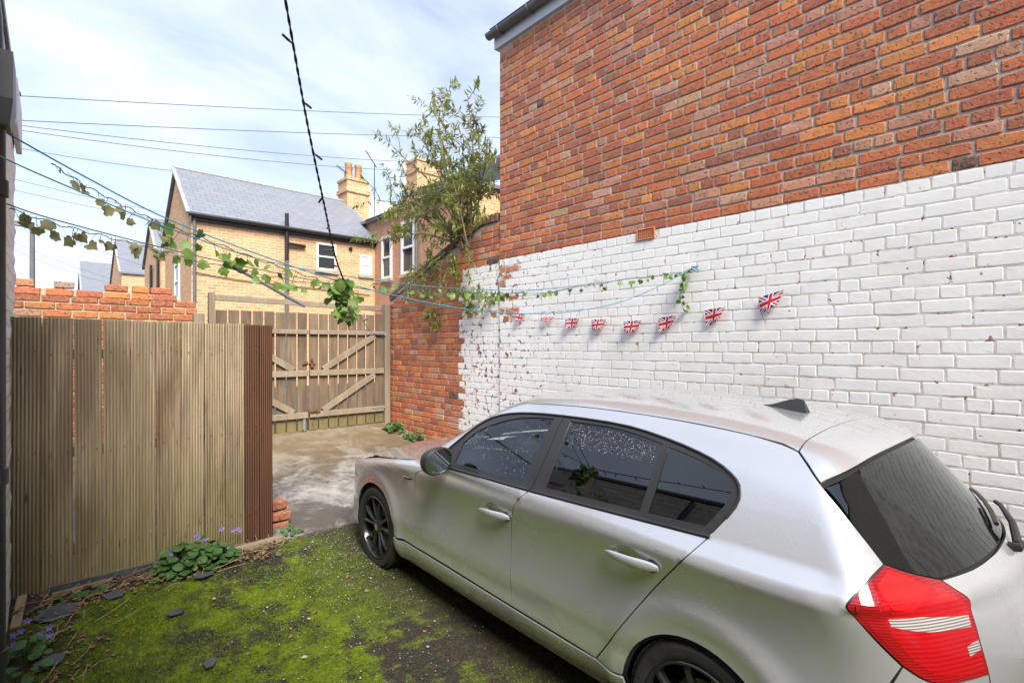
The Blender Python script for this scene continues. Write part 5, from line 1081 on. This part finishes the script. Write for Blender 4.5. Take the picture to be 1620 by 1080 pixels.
def onl(L, a, b, n=9):
    X = np.array(L); xs = np.linspace(a, b, n); return [(x, float(np.interp(x, X[:, 0], X[:, 1])), float(np.interp(x, X[:, 0], X[:, 2]))) for x in xs]
garland('faded ivy garland wound on the washing line by the downpipe', [(x, y+.01, z-.03*math.sin((x+.1)*5)) for x, y, z in onl(LA, .0, .36)], 12, .042, IVF, .07, 'ivy garlands')
garland('faded ivy garland looping along the lower washing line by the downpipe', [(x, y, z-.01) for x, y, z in onl(LC, -.12, .42)], 22, .042, IVF, .07, 'ivy garlands')
garland('green ivy garland along the washing line in front of the buff brick gable', [(x, y, z-.02) for x, y, z in onl(LA, .36, .98)], 26, .046, IVM, .09, 'ivy garlands', .04)
garland('short ivy sprigs hanging from the washing line above the plank gates', [(x, y, z-.02) for x, y, z in onl(LC, .42, 1.4)], 18, .042, IVM, .06, 'ivy garlands')
garland('thick bunch of green ivy hanging in front of the plank gates', [(1.085, 2.50, 2.05), (1.095, 2.49, 2.01), (1.10, 2.49, 1.96), (1.105, 2.49, 1.90), (1.11, 2.48, 1.86)], 64, .047, IVM, .045, 'ivy garlands', .055)
garland('ivy garland running in front of the ramped brick wall', [(x, y, z-.02) for x, y, z in onl(LB, 1.35, 2.5)], 36, .036, IVM, .05, 'ivy garlands', .04)
garland('ivy garland across the white wall to the last hook', [(2.5, 2.88, 2.10), (2.85, 2.72, 2.13), (3.2, 2.55, 2.20), (3.5, 2.40, 2.26), (3.8, 2.24, 2.31), (3.96, 2.16, 2.34)], 48, .036, IVM, .06, 'ivy garlands', .035)
garland('ivy tail dangling from the hook on the white wall', [(3.95, 2.15, 2.34), (3.95, 2.17, 2.27), (3.95, 2.20, 2.19), (3.95, 2.22, 2.12), (3.955, 2.18, 2.00)], 30, .036, IVM, .02, 'ivy garlands', .03)
hk = MB().tube([(XW+.02, 2.15, 2.35), (XW-.02, 2.15, 2.35), (XW-.03, 2.15, 2.335), (XW-.02, 2.15, 2.325)], .004, 6); tag(hk.put('wall_hook', M['rust']), 'small rusty hook in the white wall holding the washing line', 'hook')
kn = MB()
for i in range(5): kn.tube([(3.965+rnd(-.01, .01), 2.13, 2.345), (3.955, 2.10+rnd(-.02, .03), 2.35+rnd(-.02, .02)), (3.96, 2.07+rnd(-.02, .02), 2.345+rnd(-.03, .03))], .0035, 5)
tag(kn.put('line_knot', M['rope_blue']), 'knotted blue line end beside the wall hook', 'knot')
# bunting of printed flags
bt = thing('bunting', 'string of small union flags pinned across the white wall', 'bunting', (XW-.03, 2.6, 2))
FL = [((4.31, 2.10), (4.15, 2.065), .11, .5), ((3.905, 2.025), (3.70, 2.02), .055, .75), ((3.54, 1.992), (3.345, 1.988), .105, .8), ((3.195, 1.966), (3.015, 1.966), .115, .8), ((2.81, 1.938), (2.615, 1.938), .115, .75), ((2.442, 1.952), (2.262, 1.972), .125, .72), ((2.013, 2.000), (1.838, 2.018), .135, .75), ((1.583, 2.073), (1.399, 2.12), .135, .75)]
sp_ = [(XW-.018, 4.45, 2.13)]
for (ya, za), (yb, zb), hgt, br in FL: sp_ += [(XW-.022, ya, za), (XW-.022, yb, zb)]
sp_ += [(XW-.012, 1.055, 2.212)]
MB().tube([Vector(p) for p in sp_], .0014, 4).put('string', M['string'], bt)
for i, ((ya, za), (yb, zb), hgt, br) in enumerate(FL):
    nx, ny = 12, 8; v = []; uv = []; ph = rnd(0, 6)
    for j in range(ny+1):
        t = j/ny; y1 = ya-(ya-yb)*.10*t; y2 = ya+(yb-ya)*(1-(1-br)*t)
        for k in range(nx+1):
            u = k/nx; y = y1+(y2-y1)*u; z = za+(zb-za)*u-hgt*t*(1-.18*u); x = XW-.024-.012*t-.016*math.sin(u*4.2+ph)*t-.02*t*max(0, u-.7)
            v.append((x, y, z)); uv.append((u, 1-t))
    f = [(j*(nx+1)+k, j*(nx+1)+k+1, (j+1)*(nx+1)+k+1, (j+1)*(nx+1)+k) for j in range(ny) for k in range(nx)]; me = mesh('flag', v, f, M['flag'], True); ul = me.uv_layers.new(name='UVMap')
    for lp_ in me.loops: ul.data[lp_.index].uv = uv[lp_.vertex_index]
    put('flag', me, bt)
# outdoor light string
def light_string(label, pts, nl, r=.004):
    P = spl(pts, 24); t = thing('light_string', label, 'string lights', tuple(P[-1]))
    for ph in (0, math.pi): MB().tube([p+np.array([math.cos(i*1.35+ph), math.sin(i*1.35+ph), .3*math.cos(i*1.35+ph)])*r*.62 for i, p in enumerate(P)], r*.72, 5).put('wire', M['wire'], t)
    for i in range(nl):
        p = P[int(len(P)*(i+.6)/nl) % len(P)]; d = Vector((rnd(-1, 1), rnd(-.6, .6), rnd(-.5, .35))).normalized(); p = Vector(p); MB().tube([p, p+d*.012, p+d*.016, p+d*.042], [.0025, .0032, .0048, .0044], 7).put('bulb_socket', M['wire'], t)
    return t
light_string('dark twisted light string hanging down from above to the ivy bunch', [(.10, .93, 3.42), (.33, 1.30, 3.09), (.547, 1.665, 2.79), (.72, 1.95, 2.55), (.90, 2.22, 2.30), (1.02, 2.40, 2.14), (1.11, 2.50, 2.035)], 12)
light_string('thin light wire running from the ivy bunch to the gate hinge', [(1.11, 2.50, 2.035), (1.55, 3.3, 1.96), (2.3, 4.6, 1.86), (3.2, 6.2, 1.86), (3.80, 7.22, 1.90)], 7, .0022)
pp = thing('line_prop', 'telescopic metal clothes prop hooked on the lines before the gates', 'clothes prop', (.98, 3.5, 2.1))
MB().tube([(.86, 3.42, 2.165), (1.33, 3.72, 2.005)], .011, 10).put('tube', M['galv'], pp, True); MB().tube([(.80, 3.385, 2.185), (.865, 3.425, 2.163)], [.013, .016], 10).put('end_cap', M['wire'], pp, True); MB().tube([(1.10, 3.575, 2.083), (1.36, 3.74, 1.995)], .0125, 10).put('sleeve', M['galv'], pp, True)
# ---------------------------------------------------------------- bush on the wall
bu = thing('bush', 'tall buddleia bush sprouting from the top of the ramped brick wall', 'bush', (4.05, 5.35, 2.95))
stems = MB(); LVS = []
def lance(p, d, up, L, w):
    d = Vector(d).normalized(); x = d.cross(Vector(up)); x = x.normalized() if x.length > 1e-3 else Vector((1, 0, 0)); z = x.cross(d); p = Vector(p); c = rnd(.05, .3)
    return [tuple(p), tuple(p+d*L*.4+x*w-z*c*L*.1), tuple(p+d*L-z*c*L*.55), tuple(p+d*L*.4-x*w-z*c*L*.1), tuple(p+d*L*.45+z*w*.25-z*c*L*.1)]
LF = [(0, 1, 4), (1, 2, 4), (2, 3, 4), (3, 0, 4)]; fol = {'budd': MB(), 'budd_y': MB(), 'budd_d': MB()}
def shoot(p0, p1, bend, r, lv, heads=True, L=.11):
    p0, p1 = np.array(p0), np.array(p1); mid = (p0+p1)/2+np.array(bend); P = spl([p0, mid, p1], 12); stems.tube(P, list(np.linspace(r, r*.3, len(P))), 5)
    for i in range(3, len(P)):
        t = i/len(P)
        if rnd(0, 1) < lv*(.35+.75*t):
            tan = P[i]-P[i-1]; tan /= np.linalg.norm(tan)+1e-9; an = rnd(0, 6.28)
            for s_ in (0, math.pi):
                sd = np.cross(tan, [math.cos(an+s_), math.sin(an+s_), .2]); d = sd+tan*rnd(.2, .9)+np.array([0, 0, rnd(-.5, .1)])
                fol['budd_y' if rnd(0, 1) < .055 else 'budd'].add(lance(P[i]+rnd(-1, 1)*.006, d, (rnd(-.3, .3), rnd(-.3, .3), 1), L*rnd(.55, 1.25), L*rnd(.10, .17)), LF)
    if heads and rnd(0, 1) < .8:
        e, tan = P[-1], P[-1]-P[-2]; tan /= np.linalg.norm(tan)+1e-9
        for k in range(9): fol['budd_d'].add(lance(e+tan*k*.014, np.array([rnd(-1, 1), rnd(-1, 1), rnd(-.3, .6)]), (0, 0, 1), .022*(1-k*.06), .006), LF)
    return P
B0 = np.array([4.03, 5.32, 2.98])
tips = [(3.95, 5.95, 5.22), (3.85, 5.55, 5.05), (4.0, 5.25, 4.95), (3.9, 5.0, 4.55), (3.95, 4.72, 4.15), (3.85, 6.35, 4.85), (3.8, 6.65, 4.55), (3.85, 6.9, 4.2), (3.8, 7.35, 4.0), (3.75, 7.2, 3.7), (3.7, 7.3, 3.3), (3.85, 6.6, 3.9), (4.2, 5.7, 4.7), (4.25, 6.2, 4.4), (4.1, 5.1, 4.1), (3.8, 5.9, 4.4), (3.75, 6.2, 3.6), (3.7, 6.7, 3.25), (3.8, 5.5, 4.2), (4.1, 4.9, 3.7)]
for tp_ in tips:
    P = shoot(B0+np.array([rnd(-.06, .06), rnd(-.12, .12), 0]), tp_, (rnd(-.1, .05), rnd(-.12, .12), rnd(.05, .25)), .012, .7, True, .115)
    for k in range(9):
        i = int(rnd(.12, .96)*len(P)) if len(P) > 4 else 2; p = P[min(i, len(P)-1)]; d = np.array([rnd(-.5, .4), rnd(-.55, .55), rnd(-.05, .5)])*rnd(.5, 1.05); shoot(p, p+d, (rnd(-.04, .04), rnd(-.04, .04), .04), .005, .85, k < 4, .10)
for k in range(28):                                  # low drooping growth over the wall face
    p = B0+np.array([rnd(-.08, .0), rnd(-.35, 1.2), rnd(-.25, .05)-.0]); p[2] = min(p[2], topz(max(4.7, p[1]))+.12)
    shoot(p, (3.90+rnd(-.14, .06), p[1]+rnd(-.35, .45), p[2]-rnd(.05, .55)), (-.06, 0, .10), .005, .95, False, .085)
for (y, z) in ((4.78, 2.25), (4.95, 2.30), (6.0, 2.10), (5.9, 2.0), (5.3, 2.35), (5.15, 2.2)):
    for k in range(4): shoot((XY+.01, y, z), (3.88+rnd(-.05, .08), y+rnd(-.2, .2), z+rnd(-.12, .12)), (-.03, 0, .04), .003, 1., False, .075)
stems.put('stem', M['stem'], bu, True)['kind'] = 'stuff'
for q, nm in (('budd', 'foliage'), ('budd_y', 'yellow_foliage'), ('budd_d', 'flower_head')): o = fol[q].put(nm, M[q], bu); o['kind'] = 'stuff'
# ---------------------------------------------------------------- weeds, litter and bits on the ground
def heart(n=14): 
    out = []
    for i in range(n):
        t = 2*math.pi*i/n; out.append((math.sin(t)*.5*(1+.12*math.cos(3*t)), .48-.52*math.cos(t)+(.10 if i == 0 else 0)))
    return out
BLM = [leaf_mesh('leaf', heart(), M['bell'], f_, c_) for f_, c_ in ((.25, .3), (-.15, .45), (.4, .1))]
def weed(label, cx, cy, rx, ry, h, n, size, z0=None, flowers=0, cat='plant', tall=0, group=None):
    t = thing('leafy_weed', label, cat, (cx, cy, z0 if z0 is not None else float(gz(cx, cy))), group); zb = t.location.z; st = MB()
    for i in range(n):
        a, r = rnd(0, 6.28), math.sqrt(rnd(0, 1)); x, y = cx+rx*r*math.cos(a), cy+ry*r*math.sin(a); z = zb+h*(1-.75*r*r)*rnd(.35, 1.05)
        st.tube([(cx+(x-cx)*.5, cy+(y-cy)*.5, zb), (x, y, z)], .0013, 4); o = bpy.data.objects.new('leaf', random.choice(BLM)); COL.objects.link(o); o.parent = t; o.location = (x-cx, y-cy, z-zb)
        orient(o, (math.cos(a)+rnd(-.5, .5), math.sin(a)-.4+rnd(-.5, .5), rnd(-.5, .3)), (rnd(-.35, .35), rnd(-.6, .1), 1), size*rnd(.6, 1.25))
    for i in range(flowers):
        x, y = cx+rx*rnd(-1.2, 1.5), cy+ry*rnd(-.4, 1.0); z = zb+h*rnd(.7, 1.15)+tall*rnd(0, 1); st.tube([(cx+(x-cx)*.7, cy+(y-cy)*.6, zb), (x, y, z)], .0013, 4); k = MB()
        for p in range(5):
            an = p*1.2566+rnd(0, .3); d = Vector((math.cos(an), -.55, math.sin(an))); k.add(lance((x, y-.003, z), d, (0, -1, .3), .023, .006), LF)
        k.put('flower', M['bellfl'], t)
    st.put('stalk', M['bell'], t)['kind'] = 'stuff'; return t
weed('bushy bellflower clump with purple flowers at the foot of the board fence', .77, 4.22, .25, .13, .21, 190, .058, .10, 9, tall=.03)
weed('low green weed at the foot of the fence near the white wall', .17, 4.22, .09, .05, .07, 22, .045, .10)
weed('small weed beside the slate at the white wall corner', -.02, 4.20, .07, .06, .06, 14, .042, .10)
weed('trailing bellflower with purple flowers against the white wall', -.10, 3.62, .07, .22, .16, 46, .045, .04, 7, tall=.03)
weed('tuft of green weeds at the foot of the red brick wall', 3.80, 6.80, .10, .20, .16, 60, .055, .43)
weed('second tuft of weeds at the red brick wall by the plinth', 3.84, 6.33, .09, .16, .15, 50, .055, .37)
weed('little weed growing by the broken brick pier', 1.50, 4.42, .08, .06, .07, 24, .034, .12)
weed('tiny pale weed seedling on the moss', 1.10, 3.75, .045, .04, .05, 16, .020, .05)
# broken brick pier at the fence end
bp = thing('brick_pier', 'broken stub of red brick at the end of the board fence', 'brick stub', (1.43, 4.62, .1))
for i, (x, y, z, r_) in enumerate([(1.42, 4.55, .15, .03), (1.44, 4.56, .235, -.05), (1.42, 4.60, .32, .04), (1.30, 4.58, .15, .0)]):
    v, f = brick_geo(.215, .07, .11, RNG, .006, 1.6); o = put('brick', mesh('brick', [(x+X_*math.cos(r_)-Y_*math.sin(r_), y+X_*math.sin(r_)+Y_*math.cos(r_), z+Z_) for X_, Y_, Z_ in v]+[], f, M['brick_o']), bp); o.color = (.30, .11, .06, 1)
# kerb strip, soil and debris below the fence
so = grid('soil_bed', np.linspace(-.19, 1.30, 60), np.linspace(4.06, 4.46, 18), lambda x, y: float(gz(x, y))-.012+.030*max(0, min(1, (y-4.06)/.2))+.008*wob(x, y, 22), M['soil']); tag(so, 'dark soil and rotted leaves along the fence foot', kind='structure')
for lab, p0, p1, w, t_, mt in (('dark slate edging strip leaning along the fence foot', (-.02, 4.355, .150), (.62, 4.365, .150), .012, .05, 'slate_bit'), ('worn brown timber edging under the fence', (.0, 4.315, .128), (.30, 4.325, .132), .03, .03, 'stem'), ('mossy timber edging under the brown end of the fence', (1.00, 4.30, .135), (1.40, 4.33, .135), .05, .045, 'rail'), ('pale wooden stake end by the white wall corner', (-.155, 4.05, .09), (-.135, 4.34, .16), .045, .025, 'straw')):
    o = MB().beam(p0, p1, w, t_).put('edging_board', M[mt]); tag(o, lab, 'edging')
def slate_bit(label, x, y, s, rot, tilt=.05, z=None):
    n = random.randint(5, 7); pts = [(math.cos(6.283*i/n+rnd(-.3, .3))*s*rnd(.65, 1.1), math.sin(6.283*i/n+rnd(-.3, .3))*s*.62*rnd(.7, 1.1)) for i in range(n)]; zz_ = (float(gz(x, y)) if z is None else z)+.012
    k = MB().prism(pts, 0, .007, axis='z'); c, s_ = math.cos(rot), math.sin(rot); k.v = [(x+a*c-b_*s_, y+a*s_+b_*c, zz_+h_+tilt*b_+.01) for a, b_, h_ in k.v]; tag(k.put('slate_shard', M['slate_bit']), label, 'slate')
slate_bit('large broken slate lying by the white wall corner', .03, 4.05, .15, .5, .25)
slate_bit('small slate shard among the dead leaves', .30, 4.08, .07, .2, .3)
slate_bit('thin slate shard below the bellflower clump', .78, 4.03, .085, .3, .05)
slate_bit('rounded slate shard lying alone on the moss', .56, 3.66, .055, .1)
slate_bit('slate shard under the trailing bellflower', .0, 3.55, .09, .4, .2)
slate_bit('curled dark slate flake near the pale seedling', .62, 3.05, .05, 1.0)
def scatter(name, label, n, zone, mk, mat, lift=0.0):
    mb = MB()
    for i in range(n):
        x, y = zone(); z = float(gz(x, y))+.007+lift; mb.add(*mk(x, y, z))
    o = mb.put(name, mat); tag(o, label, kind='stuff'); return o
def pebble(lo, hi):
    def mk(x, y, z):
        r = rnd(lo, hi)*rnd(.6, 1.2); a = rnd(0, 6.28); v = []
        for zz_, q in ((-.25, .8), (.25, .85)): v += [(x+r*q*math.cos(a+1.0472*k)*rnd(.7, 1.2), y+r*q*math.sin(a+1.0472*k)*rnd(.6, 1), z+r*zz_) for k in range(6)]
        v.append((x, y, z+r*.5)); return v, [(k, (k+1) % 6, 6+(k+1) % 6, 6+k) for k in range(6)]+[(6+k, 6+(k+1) % 6, 12) for k in range(6)]
    return mk
def flake(lo, hi):
    def mk(x, y, z):
        s = rnd(lo, hi); a = rnd(0, 6.28); c, s_ = math.cos(a), math.sin(a); t = [rnd(-.35, .6)*s for _ in range(5)]; P = [(-.5, 0), (-.1, .28), (.5, .02), (.0, -.3), (.02, 0)]
        return [(x+s*(p*c-q*s_), y+s*(p*s_+q*c), z+.004+max(-.004, t[i]*.5)) for i, (p, q) in enumerate(P)], [(0, 3, 4), (3, 2, 4), (2, 1, 4), (1, 0, 4)]
    return mk
def twig(x, y, z):
    a = rnd(-.6, 1.4); L = rnd(.05, .22); k = MB().tube([(x, y, z+.004), (x+L*.5*math.cos(a), y+L*.5*math.sin(a), z+rnd(.008, .04)), (x+L*math.cos(a+.2), y+L*math.sin(a+.2), z+rnd(.003, .05))], rnd(.001, .0022), 4); return k.v, k.f
bed = lambda: (rnd(-.17, 1.35), min(4.38, 4.20+random.gauss(0, .10)))
leftb = lambda: (rnd(-.17, .35)*rnd(.3, 1), rnd(3.3, 4.2))
open_ = lambda: (rnd(-.15, 1.7), rnd(1.5, 4.3))
def gritz():
    while True:
        x, y = rnd(.75, 2.4), rnd(2.2, 4.32)
        if rnd(0, 1) < .15+.85*math.exp(-((x-1.55)/.45)**2-((y-3.9)/.5)**2): return x, y
scatter('gravel', 'pale grit and stone chips over the mossy yard', 1300, gritz, pebble(.0012, .0065), M['chip'])
scatter('gravel', 'scattered pale chips on the moss', 420, open_, pebble(.001, .006), M['chip'])
scatter('gravel', 'dark stone chips on the mossy yard', 500, open_, pebble(.003, .011), M['chip_d'])
scatter('leaf_litter', 'dead brown leaves rotting along the fence', 520, bed, flake(.012, .04), M['litter'], .02)
scatter('leaf_litter', 'dead leaves gathered by the white wall', 130, leftb, flake(.012, .04), M['litter'], .008)
scatter('leaf_litter', 'odd fallen leaves about the mossy yard', 34, open_, flake(.02, .045), M['litter'])
scatter('paper_scraps', 'pale leaf and paper scraps on the moss', 26, open_, flake(.018, .04), M['chip'])
scatter('twigs', 'dry stalks lying along the fence foot', 60, bed, twig, M['straw'], .02)
scatter('twigs', 'dry stalks by the white wall', 14, leftb, twig, M['straw'])
# moss cushions: real tufts on the floor
tu = MB()
def mossy(x, y): return math.sin(x*3.1+1.0+math.sin(y*2.3))*.5+math.sin(y*2.7-x*1.3)*.5+math.sin(x*11+y*7)*.3
cnt = 0
while cnt < 24000:
    x, y = rnd(-.1, 2.1), rnd(1.7, 4.32)
    if mossy(x, y) < rnd(-.5, .9) or x > rnd(.9, 2.0): continue
    z = float(gz(x, y))+.004; a = rnd(0, 6.28); r = rnd(.003, .007); h = rnd(.003, .010); dx_, dy_ = rnd(-.005, .005), rnd(-.005, .005)
    tu.add([(x+r*math.cos(a), y+r*math.sin(a), z-.003), (x+r*math.cos(a+2.1), y+r*math.sin(a+2.1), z-.003), (x+r*math.cos(a+4.2), y+r*math.sin(a+4.2), z-.003), (x+dx_, y+dy_, z+h)], [(0, 1, 3), (1, 2, 3), (2, 0, 3)]); cnt += 1
M['mosstuft'] = leaf_mat('moss_tuft', (.048, .076, .005), (.115, .165, .009), (.19, .245, .014), .2, .8)
o = put('moss', mesh('moss', tu.v, tu.f, M['mosstuft'])); tag(o, 'green moss cushions over the yard floor', kind='stuff')
